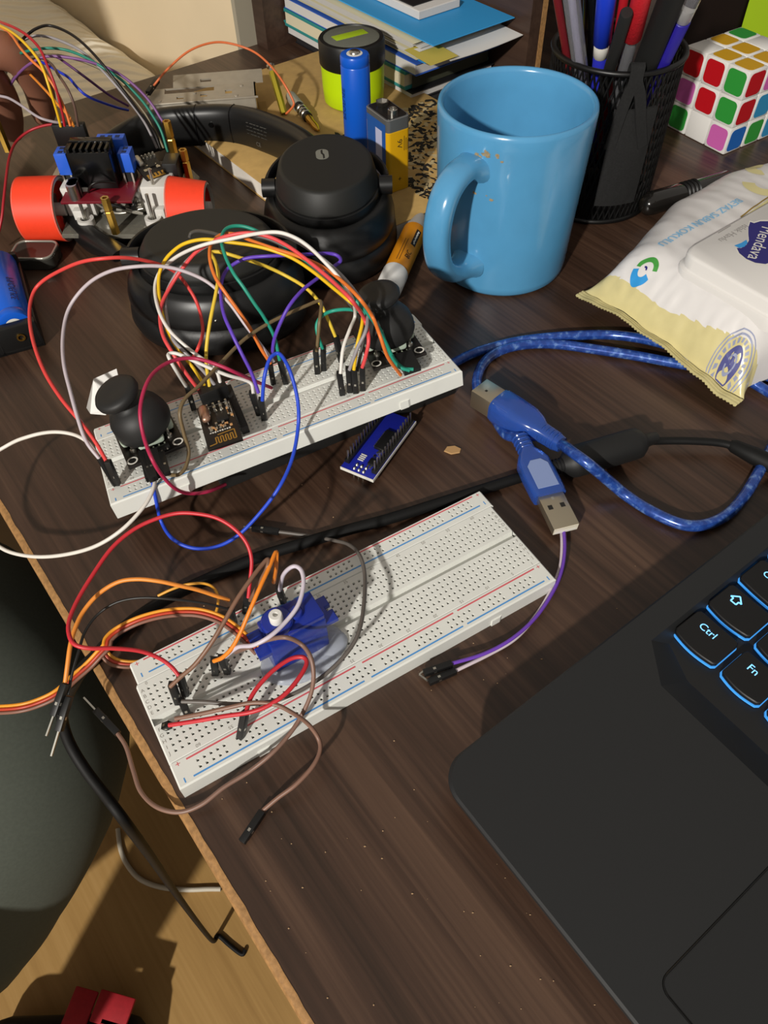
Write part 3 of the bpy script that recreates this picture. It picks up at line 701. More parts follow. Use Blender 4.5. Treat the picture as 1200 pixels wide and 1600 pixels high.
# ================================================================== jar, cell, 9 V battery
def ell(r, z): return (r, z)
JX, JY = -14., 602.
t = thing('highlighter_jar', 'neon yellow jar with a black lid and clear window behind the blue cell', 'jar', (JX, JY, NBZ))
M_neon = P('neon_yellow', 'b9d90c', .4, emit=None)
z0 = NBZ
b = MB(); b.lathe([(20.5, z0), (22.3, z0+1.8), (23, z0+12), (23.2, z0+29)], (JX, JY, 0), M_neon, 48); jb = b.build('body', t, 50)
b = MB(); b.lathe([(23.4, z0+27), (24, z0+28), (24, z0+42), (23, z0+43.6), (20.6, z0+44), (20.2, z0+42.8)], (JX, JY, 0), M_blk, 48, cap1=False); b.build('lid', t, 40)
b = MB(); b.lathe([(20.4, z0+41.6), (20.2, z0+43.4), (17, z0+44.2), (.5, z0+44.2)], (JX, JY, 0), P('clear_window', '9a9c90', .12, trans=.6, ior=1.2), 40); b.build('window', t, 50)
b = MB(); b.box((JX-1, JY+1, z0+43.9), (26, 9, .9), P('yellow_tag', '9cb81c', .5), .4, R=Matrix.Rotation(.5, 3, 'Z')); b.build('tag', t)

QX, QY = -10.4, 514.
M_cell = P('blue_cell_wrap', '1257c4', .3)
def cell_mesh(t, base, ax, L=65., r=9.2):
    base = Vector(base); ax = Vector(ax)
    b = MB(); b.lathe([(r-.8, 0), (r, .8), (r, L-6.6), (r-.35, L-6), (r, L-5.2), (r, L-1.4), (r-.5, L-.3), (r-1.6, L), (5.2, L+.02), (4.9, L-.5)], base, M_cell, 40, ax=ax); w = b.build('wrap', t, 50)
    b = MB(); b.lathe([(5.1, L-.4), (5, L+.1), (3.4, L+.15)], base, M_wprint, 28, ax=ax); b.build('insulator_ring', t, 50)
    b = MB(); b.lathe([(3.5, L-.2), (3.3, L+1.0), (2.6, L+1.7), (.3, L+1.8)], base, M_steel, 24, ax=ax); b.build('positive_cap', t, 50)
    return w
t = thing('battery', 'tall blue cylindrical battery standing upright on the sketchbook', 'battery', (QX, QY, NBZ))
w = cell_mesh(t, (QX, QY, NBZ), (0, 0, 1), 66)
M_cprint = P('dark_blue_print', '08245c', .4)
def wraptext(b, txt, size, base, ax, r, ang, z, m, flip=1):    # lettering bent round a cylinder, running along the axis
    vs, fs = glyphs(txt, 'CENTER'); ax = Vector(ax).normalized()
    e = Vector((1, 0, 0)) if abs(ax.x) < .9 else Vector((0, 1, 0)); e = (e-ax*e.dot(ax)).normalized(); f = ax.cross(e)
    out = []
    for x, y, _ in vs:
        a = ang + flip*y*size/r; out.append(Vector(base)+ax*(z+flip*x*size)+(e*math.cos(a)+f*math.sin(a))*(r+.22))
    b.add(out, fs, m)
b = MB(); wraptext(b, 'PSOFUSE', 5, (QX, QY, NBZ), (0, 0, 1), 9.2, math.radians(208), 38, M_cprint); b.build('printed_name', w, smooth=False)

nf = U(606.7, 187, 58.5); nr_ = U(638.5, 177, 58.5); nl_ = U(586, 161, 58.5)
ex = (nr_-nf); ex.z = 0; ex = ex.normalized()
NF = Fr((nf.x-.6, nf.y-2, NBZ), ex, Vector((-ex.y, ex.x, 0)))       # x along the narrow yellow face, y back
t = thing('battery', 'small rectangular nine-volt battery, yellow and blue, standing on the sketchbook', 'battery', NF)
w9, l9 = 16.6, 26.2
M_y9 = P('battery_yellow', 'd5a211', .35); M_b9 = P('battery_blue', '24549a', .35)
def box9(b, z0, z1, m, r=2.6): b.prism([(p[0]+w9/2, p[1]+l9/2) for p in rrect(w9, l9, r, 4)], z0, z1, m, .3)
b = MB(); b.T = NF.M; box9(b, 0, 38.6, M_y9)
lb = b.build('label_wrap', t, 40)
b = MB(); b.T = NF.M; b.quad((-.06, 2.4, .6), (-.06, 24, .6), (-.06, 24, 43), (-.06, 2.4, 43), M_b9)
b.quad((-.1, 6.5, 2), (-.1, 14, 2), (-.1, 14, 38), (-.1, 6.5, 38), P('pale_lilac_print', 'b6b8d4', .4)); b.build('blue_side_panel', lb, smooth=False)
b = MB(); b.T = NF.M
b.text('9V', 5.2, (8.6, -.08, 30.5), (0, 0, -1), (1, 0, 0), M_ink)
for k in range(3): b.box((12.2+1.3*k, -.05, 30-.6*k), (.35, .05, 9-1.4*k), M_ink)
b.text('+', 5, (8.6, -.08, 8), (0, 0, -1), (1, 0, 0), M_ink); b.build('printed_rating', lb, smooth=False)
b = MB(); b.T = NF.M; box9(b, 38.4, 46.2, P('nine_volt_steel', '8d8f90', .3, metal=.7)); 
b.build('steel_top', t, 40)
b = MB(); b.T = NF.M; b.prism([(p[0]+w9/2, p[1]+l9/2) for p in rrect(w9-2.4, l9-2.4, 2.2, 4)], 46.1, 46.5, P('dark_plate', '2c2b2a', .25, metal=.5)); b.build('terminal_plate', t, 40)
b = MB(); b.T = NF.M; b.lathe([(3.2, 46.4), (3.0, 49), (2.6, 49.4), (1.8, 49.2), (1.6, 48)], (w9/2, 7, 0), M_steel, 20); b.build('positive_terminal', t, 40)
b = MB(); b.T = NF.M; b.lathe([(3.0, 46.4), (3.8, 47.5), (4.3, 49.4), (3.7, 49.4), (2.6, 47.2)], (w9/2, 19, 0), M_steel, 6); b.build('negative_terminal', t, 30)

# ================================================================== stack of books
tb = [  # name, label, z0, z1, front corner pixel, pixel on left edge, pixel on right edge
]
def slab(corner, z0, z1, lenL, lenR, m, b, bev=.3, round_spine=0):
    f = Fr((corner.x, corner.y, 0), -E1, E2)     # x back along the left edge, y along the right edge... left handed on purpose
    A = corner; Bp = corner - E1*lenL; C = Bp + E2*lenR; Dp = corner + E2*lenR
    b.prism([(A.x, A.y), (Dp.x, Dp.y), (C.x, C.y), (Bp.x, Bp.y)], z0, z1, m, bev)
def book(name, label, px, z0, z1, cov, pages, cth=1.2, lenL=None, lenR=None, grp='notebooks and papers stacked in the shelf', over=1.5, ledge=None):
    c = U(px[0], px[1], z0)
    q_ = DK.loc(c); lenL = q_.x-20; lenR = dv.y-q_.y-1.5
    o = thing(name, label, 'book', (c.x, c.y, z0), grp)
    b = MB(); ic = c - E1*over + E2*over*.2; slab(ic, z0+cth, z1-cth, lenL-2*over, lenR-over, pages, b, .05); b.build('pages', o)
    b = MB(); slab(c, z0, z0+cth, lenL, lenR, cov, b, .25); b.build('back_cover', o)
    b = MB(); slab(c, z1-cth, z1, lenL, lenR, cov, b, .25); b.build('front_cover', o)
    return o, c
M_teal = P('teal_cover', '2a7f7d', .5); M_bk2 = P('black_cover', '17171a', .5); M_bluec = P('blue_card', '2f92cf', .55)
def pages_mat(name, col): 
    m = P(name, col, .9); nt = m.node_tree
    if not nt.nodes.get('Wave Texture'):
        tc = nt.nodes.new('ShaderNodeTexCoord'); w = nt.nodes.new('ShaderNodeTexWave'); w.bands_direction = 'Z'; w.inputs['Scale'].default_value = 700; w.inputs['Distortion'].default_value = 1
        bp = nt.nodes.new('ShaderNodeBump'); bp.inputs['Strength'].default_value = .5; bp.inputs['Distance'].default_value = .0004
        nt.links.new(tc.outputs['Object'], w.inputs['Vector']); nt.links.new(w.outputs['Fac'], bp.inputs['Height']); nt.links.new(bp.outputs['Normal'], nt.nodes['Principled BSDF'].inputs['Normal'])
    return m
M_pg = pages_mat('white_pages', 'cfccc8'); M_pgc = pages_mat('cream_pages', 'd5ccae')
book('notebook', 'black notebook at the very bottom of the stack behind the nine-volt battery', (668, 182), 0, 9, M_bk2, P('black_page_block', '1e1d1f', .7))
book('notebook', 'thin white-paged notebook second from the bottom of the stack', (644, 160), 9.2, 15.5, M_bk2, M_pg, .8)
o, c = book('notebook', 'teal hardcover notebook with cream pages in the middle of the stack', (633, 142), 15.7, 29, M_teal, M_pgc, 2.4)
# its spine: rounded cover closing the left end, dark spine on the right
b = MB(); e = c - E1*(DK.loc(c).x-24)
LR = dv.y-DK.loc(c).y-3
pts = [Vector((e.x, e.y, 15.7+.8)) + E1*1 , e*1 - E1*5 + Vector((0, 0, 2.5)), e - E1*7 + Vector((0, 0, 6.6)), e - E1*5 + Vector((0, 0, 10.8)), Vector((e.x, e.y, 29-.8)) + E1*1]
pts = smooth_path(pts, 5); L = []
for p in pts: L.append([p, p+E2*LR])
b.loft([[q[0] for q in L], [q[1] for q in L]], M_teal, False, False, closed=False); b.build('spine', o, 60)
b = MB(); A = c + E1*1.0; zz = Vector((0, 0, 1))
b.add([A+E2*6+zz*.3, A+E2*LR+zz*.3, A+E2*LR+zz*13, A+E2*6+zz*13], [[0, 1, 2, 3]], P('dark_olive_cover', '35372a', .6)); b.build('elastic_side', o, smooth=False)
o, c = book('notebook', 'white-paged notebook with a blue cover lying on the teal one', (650, 120), 29.2, 37.5, P('royal_blue_cover', '2a55ad', .5), M_pg, .7, )
# blue folder stuffed with papers
c = U(650, 98, 38)
o = thing('folder', 'light blue card folder stuffed with curling papers near the top of the stack', 'folder', (c.x, c.y, 38), 'notebooks and papers stacked in the shelf')
random.seed(5)
for k in range(13):
    b = MB(); cc_ = c - E1*random.uniform(-4, 6) + E2*random.uniform(-1, 3); z = 38.6+k*.95
    def sh(u, v, cc_=cc_, z=z, k=k):
        p = cc_ - E1*((DK.loc(cc_).x-22)*u) + E2*((dv.y-DK.loc(cc_).y-4)*v); sag = .6*math.sin(u*5+k)+1.0*noise.noise((u*3, v*3, k))*min(1, v*4+u*4)
        return Vector((p.x, p.y, z+sag*.3))
    b.grid(sh, 12, 8, M_paper if k % 6 else M_cream); b.build('sheet', o, 60)
for (pxc, z, mm, nm) in (((664, 100), 37.8, M_bluec, 'lower_flap'),):
    b = MB(); cc_ = U(*pxc, z); slab(cc_, z, z+.5, DK.loc(cc_).x-21, dv.y-DK.loc(cc_).y-3, mm, b, .1); b.build(nm, o)
b = MB(); cc_ = U(677, 73, 51.5); slab(cc_, 51.5, 52.3, DK.loc(cc_).x-21, dv.y-DK.loc(cc_).y-1, M_bluec, b, .2); b.build('upper_flap', o)
b = MB(); cc_ = U(690, 92, 47); 
def tab(u, v): p = cc_ - E1*(30*u) + E2*(26*v-10); return Vector((p.x, p.y, 46.5-1.5*(1-u)))
b.grid(tab, 4, 4, P('yellow_paper', 'b9a94c', .8)); b.build('yellow_sheet', o, 60)
c = U(704, 95, 43.5)
o = thing('paper_sheet', 'white sheet sticking out to the right from under the blue folder flap', 'paper', (c.x, c.y, 43.5), 'notebooks and papers stacked in the shelf')
b = MB()
def sh(u, v): p = c - E1*(120*u) + E2*((dv.y-DK.loc(c).y-1)*v); return Vector((p.x, p.y, 43.5 + 2.2*u - 1.2*math.sin(v*3)*(1-u)))
b.grid(sh, 10, 12, M_paper)
b.add([p-Vector((0, 0, .25)) for p in b.v], [f[::-1] for f in b.f], M_paper); b.build('sheet', o, 60)
c = U(655, 31, 53)
o = thing('paper_pad', 'white stapled paper pad with a black strip on top of the blue folder', 'paper', (c.x, c.y, 53), 'notebooks and papers stacked in the shelf')
b = MB(); slab(c, 52.6, 58.5, 150, dv.y-DK.loc(c).y-20, M_pg, b, .5); b.build('pages', o)
b = MB(); slab(c-E1*10+E2*2, 58.5, 59.4, 130, dv.y-DK.loc(c).y-26, M_bk2, b, .2); b.build('cover_strip', o)

# ================================================================== marker, small things
m0, m1 = U(612, 440, 9), U(648, 362, 9)
d = (m1-m0).normalized()
t = thing('correction_pen', 'orange and white correction marker lying beside the mug handle', 'marker', m0)
b = MB(); b.lathe([(6.8, 0), (7.6, .8), (7.6, 17)], m0-d*9, P('white_cap', 'd2d0cc', .4), 32, ax=d); b.build('cap', t, 50)
b = MB(); b.lathe([(7.3, 8), (7.3, 52)], m0, P('orange_barrel', 'd98a17', .35), 32, ax=d); ob = b.build('barrel', t, 50)
b = MB(); b.lathe([(7.2, 52), (6.4, 56), (4.5, 66), (3, 70)], m0, P('white_cap', 'd2d0cc', .4), 24, ax=d); b.build('nib_section', t, 50)
b = MB()
e = Vector((1, 0, 0)); e = (e-d*e.dot(d)).normalized(); f = d.cross(e)
vd = (CAM-m0).normalized(); a0 = math.atan2(vd.dot(f), vd.dot(e))
def patch(s0, s1, a1, a2, m, lift): 
    L = [[m0+d*s+(e*math.cos(a)+f*math.sin(a))*(7.3+lift) for a in [a1+(a2-a1)*k/6 for k in range(7)]] for s in (s0, s1)]
    b.loft(L, m, False, False, closed=False)
patch(30, 46, a0+.1, a0+.55, P('dark_label', '2a2320', .5), .05)
pts = []
for k in range(40):
    s_ = 31.5+13*k/39; a = a0+.32+.07*math.sin(k*1.9)+.03*math.sin(k*.7); pts.append(m0+d*s_+(e*math.cos(a)+f*math.sin(a))*7.42)
b.tube(pts, .22, M_wprint, 5)
wraptext(b, 'BIC', 4.6, m0, d, 7.34, a0+.25, 20, M_ink)
for k in range(2): patch(12, 34, a0-.25-.22*k, a0-.19-.22*k, P('brown_print', '7a4a10', .5), .05)
b.build('printed_label', ob, smooth=False)

for (u, v, s, lb, cl) in ((707, 703, 4.2, 'pale brown wood chip on the desk below the raised breadboard', 'b08a5c'),):
    p = U(u, v, .3); b = MB(); b.prism([(p.x+s*x, p.y+s*y) for x, y in ((-1, -.2), (-.2, -.7), (.8, -.5), (1, .1), (.3, .6), (-.6, .5))], 0, .8, P('wood_chip', cl, .8), .2)
    props(b.build('wood_chip'), lb, 'chip')
random.seed(21); b = MB(); M_cr = P('crumb', 'a88a68', .9)
for k in range(130):
    u, v = random.uniform(300, 1000), random.uniform(880, 1600)
    if k > 110: u, v = random.uniform(20, 700), random.uniform(560, 900)
    p = U(u, v, 0); q = DK.loc(p)
    if q.y < 8: continue
    s = random.uniform(.09, .28); b.ball((p.x, p.y, s*.6), (s*random.uniform(.8, 1.8), s, s*.7), M_cr, 6, 4)
props(b.build('crumbs'), 'tiny pale crumbs and dust specks scattered over the dark desk', 'crumbs', kind='stuff')
# ================================================================== headphones
M_hp = P('headphone_black', '141414', .38, noise_amt=.05, noise_scale=400); M_pad = P('ear_cushion_leather', '121212', .45, bump=.12, noise_scale=500)
M_hpt = P('headphone_soft_black', '1e1e1c', .55)
t = thing('headphones', 'black over-ear headphones lying flat with both cups facing up', 'headphones', (-90, 470, 0))
def cup(c, rx, ry, yaw, tilt, taz, h0, sc=1.0, logo=False):
    R = Matrix.Rotation(tilt, 4, Vector((math.cos(taz), math.sin(taz), 0)))
    T = Matrix.Translation(Vector(c)) @ R @ Matrix.Rotation(yaw, 4, 'Z')
    k = ry/rx
    def la(prof, nm, m, par=t, ang=40):
        b = MB(); b.T = T; b.lathe(prof, (0, 0, 0), m, 72, 1, k); return b.build(nm, par, ang)
    r = rx
    cu = la([(r*.5, 0), (r*.86, .3), (r*.97, 3), (r, 8), (r*.985, 13), (r*.93, 17.5), (r*.80, 19.5)], 'ear_cushion', M_pad, ang=60)
    sh = la([(r*.90, 17.5), (r*.955, 18.4), (r*.97, 20), (r*.965, 23), (r*.93, 29), (r*.87, 33.5), (r*.83, 35), (r*.78, 35.6), (r*.78, 34.9), (r*.75, 34.9), (r*.75, 38), (r*.745, 40), (r*.70, 41.2)], 'ear_cup', M_hp)
    la([(r*.72, 40.6), (r*.735, 41.6), (r*.73, 43.5), (r*.665, 49.5*h0), (r*.645, 50.6*h0), (r*.62, 51*h0), (r*.6, 50.9*h0), (.4, 50.9*h0)], 'outer_disc', M_hpt, sh)
    top = 50.9*h0
    if logo:
        b = MB(); b.T = T @ Matrix.Translation((logo[0], logo[1], top+.05)) @ Matrix.Rotation(logo[2], 4, 'Z')
        mg = P('grey_logo', '77776f', .5)
        b.prism(rrect(7.4, 11, 3.2, 5), 0, .12, mg)
        b.prism([(.3, -5), (1.3, -4.2), (1.2, -.4), (.4, 1.2), (.4, 5), (-.7, 4.2), (-.7, .8), (.2, -.8)], .1, .2, M_hpt)
        b.build('logo', sh, smooth=False)
    # yoke: arc round the cup with two pivots
    b = MB(); pts = []
    for i in range(25):
        a = PI*(0.02+.96*i/24); pts.append(T @ Vector((r*.86*math.cos(a)*1.0, r*.86*k*math.sin(a), 40-3*math.sin(a)*0)))
    b.tube(pts, 1, M_hp, 10, flat=(2.0, 4.2), up=(0, 0, 1)); 
    for sgn in (1, -1): b.cyl(T @ Vector((sgn*r*.74, 0, 39)), T @ Vector((sgn*r*.93, 0, 39)), 5.2, M_hp, seg=24)
    b.build('yoke', t, 50)
    b = MB(); p = T @ Vector((r*.07, -r*.945*k, 25)); b.ball(p, .9, M_steel, 10, 6); b.build('rivet', sh)
    return T
T2 = cup((-28, 428, 1), 41, 49, 0.0, .03, 0, 1.06, logo=(-2, 8, .1))
T1 = cup((-89, 361, 1), 50, 41, .03, .0, 0, .98)
# headband standing on edge
bp_ = [U(190, 398, 13), U(140, 372, 9), U(112, 335, 9), U(118, 290, 10), U(165, 240, 14), U(240, 205, 18), U(310, 196, 20), U(375, 197, 22), U(435, 215, 25), U(484, 243, 29), U(506, 280, 31)]
bs = smooth_path(bp_, 8)
b = MB(); n = len(bs); L = []
for i, p in enumerate(bs):
    tg = (bs[min(i+1, n-1)]-bs[max(i-1, 0)]); tg.z = 0; tg = tg.normalized(); sd = tg.cross(Vector((0, 0, 1)))
    f = min(1, min(i, n-1-i)/12+.45); H = 13.5*f*(.55 if i < n*.32 else min(1, .55+(i/n-.32)*3)); W = 6.5
    L.append([p + sd*(W*math.copysign(abs(math.cos(a))**.7, math.cos(a))) + Vector((0, 0, H*math.copysign(abs(math.sin(a))**.7, math.sin(a)))) for a in [2*PI*k/20 for k in range(20)]])
b.loft(L, M_hp); hb = b.build('headband', t, 60)
for i in (int(n*.60), int(n*.68)):
    b = MB(); p = bs[i]; tg = (bs[i+1]-bs[i-1]).normalized(); sd = tg.cross(Vector((0, 0, 1))).normalized()
    b.loft([[q+tg*o for q in [p + sd*(6.8*math.copysign(abs(math.cos(a))**.7, math.cos(a))) + Vector((0, 0, 13.9*math.copysign(abs(math.sin(a))**.7, math.sin(a)))) for a in [2*PI*k/20 for k in range(20)]]] for o in (-.35, .35)], M_gloss)
    b.build('slider_band', hb, 50)
b = MB(); p = bs[int(n*.64)]; tg = (bs[int(n*.64)+1]-bs[int(n*.64)-1]).normalized(); sd = tg.cross(Vector((0, 0, 1))).normalized()
for sgn in (1, -1): b.cyl(p+sd*(sgn*6.2)+Vector((0, 0, 3)), p+sd*(sgn*7.2)+Vector((0, 0, 3)), 1.8, M_gloss, seg=16)
b.build('screw', hb, 40)
b = MB(); i = int(n*.76); p = bs[i]; tg = (bs[i+2]-bs[i-2]).normalized(); out = -tg.cross(Vector((0, 0, 1))).normalized()
sgn = 1 if out.dot(CAM-p) > 0 else -1; out = out*sgn; q = p+out*6.7
x = tg if tg.dot(Vector((1, 0, 0))) > 0 else -tg
MF = P('faint_grey_print', '55544f', .6)
for k in range(4):
    for w in range(6): c_ = q+x*(-9+3.6*w)+Vector((0, 0, 7-2.4*k)); b.rod(c_-x*1.3, c_+x*(.8+.5*((w*5+k)%3)), .08, .8, MF, up=out)
b.text('CE', 4, q+Vector((0, 0, -6))+out*.1, x, (0, 0, 1), MF)
b.build('printed_text', hb, smooth=False)

# ================================================================== metal drive bracket with orange wire
M_zinc = P('dull_zinc', 'a79f90', .42, metal=.35, noise_amt=.06, noise_scale=150)
ZT = 27.
c = [U(238, 163, ZT), U(400, 150, ZT), U(432, 106, ZT), U(300, 100, ZT)]
x = (c[1]-c[0]).normalized(); BK = Fr(c[0], x, Vector((-x.y, x.x, 0)))
q = [BK.loc(p) for p in c]; Wd = q[1].x
t = thing('metal_bracket', 'dull grey sheet-metal bracket with cut-outs lying behind the headband', 'bracket', BK)
def plate(b, outline, cuts, z0, z1, m):      # plate with rectangular cut-outs on a grid
    xs = sorted({p for c in cuts for p in (c[0], c[2])} | {outline[0], outline[2]}); ys = sorted({p for c in cuts for p in (c[1], c[3])} | {outline[1], outline[3]})
    for i in range(len(xs)-1):
        for j in range(len(ys)-1):
            mx, my = (xs[i]+xs[i+1])/2, (ys[j]+ys[j+1])/2
            if any(c[0] < mx < c[2] and c[1] < my < c[3] for c in cuts): continue
            b.box((mx, my, (z0+z1)/2), (xs[i+1]-xs[i], ys[j+1]-ys[j], z1-z0), m)
b = MB(); b.T = BK.M
plate(b, (-4, 0, Wd, 24), [(8, 15, 44, 23), (17, 5, 22, 9), (34, 6, 39, 10), (52, 8, 57, 14), (47, 5, 60, 5.6)], -1, 0, M_zinc); b.build('top_plate', t, 20)
b = MB(); b.T = BK.M @ Matrix.Translation((0, 24, 0)) @ Matrix.Rotation(.12, 4, 'X'); plate(b, (14, 0, Wd+6, 17), [(34, 5, 42, 9)], -1, 0, M_zinc); b.build('back_plate', t, 20)
b = MB(); b.T = BK.M; b.box((Wd/2-2, .5, -9), (Wd+4, 1, 18), M_zinc, .3); b.box((Wd/2, .2, -.6), (Wd+3, 1.4, 1.4), M_zinc, .4); b.build('front_flange', t, 30)
b = MB(); b.T = BK.M; b.box((Wd-.5, 12, -7), (1, 24, 14), P('brassy_inside', 'a8894a', .45, metal=.7)); b.box((Wd*.5, 12, -14.4), (Wd+12, 22, .8), P('brassy_inside', 'a8894a', .45, metal=.7)); b.build('inner_tray', t, 30)
b = MB(); b.T = BK.M
for xx, yy in ((5, 4), (30, 12.5), (64, 19), (60, 3)): b.lathe([(1.4, 0), (1.3, .5), (.2, .6)], (xx, yy, 0), M_zinc, 12)
b.build('rivet', t, 40)
wire('test_lead', 'orange wire arching over the grey metal bracket to a plug tip', 'd06a3a', [(240, 134, 33), (262, 108), (295, 80), (330, 67, 52), (360, 68), (395, 80), (420, 100, 44), (440, 125), (457, 155), (458, 166), (447, 178, 20)], [((246, 125, 32), (231, 146, 30), 3, 3.2)], r=.8, group=None)
# brass standoff with screw, leaning jack plug
p0, p1 = U(444, 178, 13), U(425, 112, 34)
t = thing('standoff', 'yellow-brass standoff with a screw head at the right end of the metal bracket', 'standoff', p0)
d = (p1-p0).normalized(); b = MB(); b.cyl(p0, p1, 2.6, P('yellow_brass', 'b3a334', .35, metal=.8), seg=6); b.build('hex_body', t, 20)
b = MB(); b.lathe([(1.5, 0), (1.5, 3), (3, 3.2), (2.8, 5), (.3, 5.4)], p1, M_steel, 20, ax=d); b.build('screw', t, 40)
p0, p1 = U(455, 152, 17), U(498, 204, 14)
t = thing('jack_plug', 'silver-ringed audio jack plug with a dark tip lying on the sketchbook', 'plug', p0)
d = (p1-p0).normalized(); L = (p1-p0).length
b = MB(); b.lathe([(3.6, -2), (4.2, 0), (4.2, L*.28)], p0, P('smoky_barrel', '8d8d80', .3), 24, ax=d); b.build('barrel', t, 40)
b = MB(); b.lathe([(3.6, L*.28), (3.6, L*.62)], p0, M_blk, 24, ax=d); b.build('sleeve', t, 40)
for k in range(3): b = MB(); b.lathe([(3.5, L*(.36+.08*k)), (4, L*(.37+.08*k)), (4, L*(.40+.08*k)), (3.5, L*(.41+.08*k))], p0, M_steel, 24, ax=d); b.build('ring', t, 40)
b = MB(); b.lathe([(2.6, L*.62), (2.8, L*.7), (2.2, L*.75), (2.4, L*.9), (.8, L)], p0, M_brass, 20, ax=d); b.build('tip', t, 40)

# ================================================================== robot car
AX0, AX1 = U(52, 318, 22), U(300, 312, 22)
cen = Vector((-158.5, 452, 0)); xdir = Vector((1, -.02, 0)).normalized()
RC = Fr(cen, xdir, Vector((-xdir.y, xdir.x, 0)))
t = thing('robot_car', 'two-wheeled robot car chassis with red-orange wheels and a motor driver board', 'robot car', RC)
M_acr = P('clear_acrylic', 'b8b4a6', .1, trans=.75, ior=1.25); M_or = P('red_orange_tape', 'f2401f', .55, noise_amt=.03); M_gear = P('white_gear_plastic', 'cfccc6', .45)
PZ = 14.
lft = RC.loc(U(96, 366, PZ)); rgt = RC.loc(U(245, 368, PZ))
b = MB(); b.T = RC.M; b.prism([(lft.x, lft.y), (rgt.x+14, rgt.y), (rgt.x+16, 40), (26, 62), (-26, 62), (lft.x-4, 40)], PZ-3, PZ, M_acr, .4); b.build('chassis_plate', t, 30)
def wheel(c, r0, r1, w, nm):
    # c centre; axis along x, r0 radius at inner side, r1 outer
    b = MB(); b.T = RC.M @ Matrix.Translation(c) @ Matrix.Rotation(PI/2, 4, 'Y')
    b.lathe([(r0, -w/2), (r1, w/2)], (0, 0, 0), M_or, 56, cap0=False, cap1=False); b.lathe([(r0-.8, -w/2), (r1-.8, w/2)], (0, 0, 0), M_or, 56, cap0=False, cap1=False)
    b.build(nm, t, 40)
    wl = [o for o in t.children][-1]
    b = MB(); b.T = RC.M @ Matrix.Translation(c) @ Matrix.Rotation(PI/2, 4, 'Y')
    rm = min(r0, r1)
    for s, rr in ((-1, r0), (1, r1)): b.lathe([(rr-.2, s*(w/2)), (rr+.1, s*(w/2-.6)), (rr-1.6, s*(w/2+.4)), (rr-2.4, s*(w/2-.3)), (rr-3, s*(w/2-1.5))], (0, 0, 0), M_acr if nm == 'x' else P('pale_rim', 'a8a49a', .35), 48, cap0=False, cap1=False)
    b.lathe([(4, -w/2), (4, w/2+1)], (0, 0, 0), M_gear, 20)
    for k in range(5):
        a = 2*PI*k/5; b.rod((3*math.cos(a), 3*math.sin(a), 0), ((rm-1.5)*math.cos(a), (rm-1.5)*math.sin(a), 0), w*.5, 3, M_gear)
    b.build('rim', wl, 40)
wl = RC.loc(U(52, 300, 30)); 
wheel((-48, -6, 19), 19, 19.3, 25, 'wheel')
wheel((44, -8, 19), 19, 15.5, 23, 'wheel')
# gear motors
for sx in (-1, 1):
    b = MB(); b.T = RC.M; b.box((sx*24.5, 2, PZ+10.5), (18, 22, 19), M_gear, 1); b.box((sx*12, 2, PZ+9), (10, 18, 15), M_steel, 3); b.box((sx*24, -11, PZ+4), (9, 6, 8), M_gear, 1); m_ = b.build('gear_motor', t, 30)
    b = MB(); b.T = RC.M; b.cyl((sx*24-3*sx, -15.5, PZ+1), (sx*24-3*sx, -15.5, PZ+19), 1.1, M_tin, seg=12); b.build('screw', m_, 40)
    b = MB(); b.T = RC.M; b.lathe([(5.2, 0), (5.2, 4), (3.2, 4), (3.2, 1)], (sx*24-3*sx, -15.5, PZ), M_gear, 24, cap1=False); b.build('spacer', m_, 40)
# wiring lump between the motors
b = MB(); random.seed(4)
for k in range(7):
    p = [RC.at(random.uniform(-14, 14), random.uniform(-14, 4), PZ+random.uniform(2, 16)) for _ in range(5)]; b.tube(smooth_path(p, 6), .8, M_blk if k % 3 else P('silver_solder', 'b9b5aa', .35, metal=.6), 6)
b.build('motor_wiring', t, 60)
# motor driver board
DZ = 31.
dc = RC.loc(U(150, 257, DZ+14))
def dbox(nm, c, d, m, bev=.3, par=t):
    b = MB(); b.T = RC.M; b.box((dc.x+c[0], dc.y+c[1], DZ+c[2]), d, m, bev); return b.build(nm, par, 30)
dr = dbox('driver_board', (0, 3, 0), (43, 43, 1.6), M_pcbr)
b = MB(); b.T = RC.M
for k in range(7): b.box((dc.x-1-11+k*3.7, dc.y+1, DZ+14), (1.6, 13, 24), M_gloss, .2)
b.box((dc.x-1, dc.y+6, DZ+14), (25, 5, 25), M_gloss, .3); b.box((dc.x-1, dc.y-5.2, DZ+13), (25, 1.6, 22), M_gloss, .3); b.build('heat_sink', dr, 30)
M_term = P('blue_terminal', '2a5fd0', .4)
def term(c, d, n, ax):
    o = dbox('screw_terminal', c, d, M_term, .4, dr)
    b = MB(); b.T = RC.M
    for k in range(n):
        off = (k-(n-1)/2)*4.6; b.box((dc.x+c[0]+(off if ax else 0), dc.y+c[1]+(0 if ax else off), DZ+c[2]+d[2]/2), (2.6, 2.6, .5), P('slot_dark', '10254f', .6))
    b.build('screw_slot', o, 30)
term((-21, 7, 13), (7.5, 10, 13), 2, False); term((16.5, 9, 12), (7.5, 10, 12), 2, False); term((6, 20, 15), (17, 8, 12), 3, True)
for sx in (-21, 16.5):
    b = MB(); b.T = RC.M
    for k in (-2.5, 2.5): b.box((dc.x+sx+k, dc.y+3, DZ+3.5), (1, 1, 7), M_tin)
    b.box((dc.x+sx, dc.y+8, DZ+3.5), (6, 8, 6.4), M_blk); b.build('terminal_legs', dr, 30)
b = MB(); b.T = RC.M
for k in range(4): b.lathe([(3.2, 0), (3.2, 9)], (dc.x-16+3, dc.y-15+k*2, DZ+.8), M_blk if k % 2 else M_tin, 14)
b.box((dc.x-13.5, dc.y+8, DZ+12), (10, 9, 18), M_blk, .3); b.build('header_pins', dr, 40)
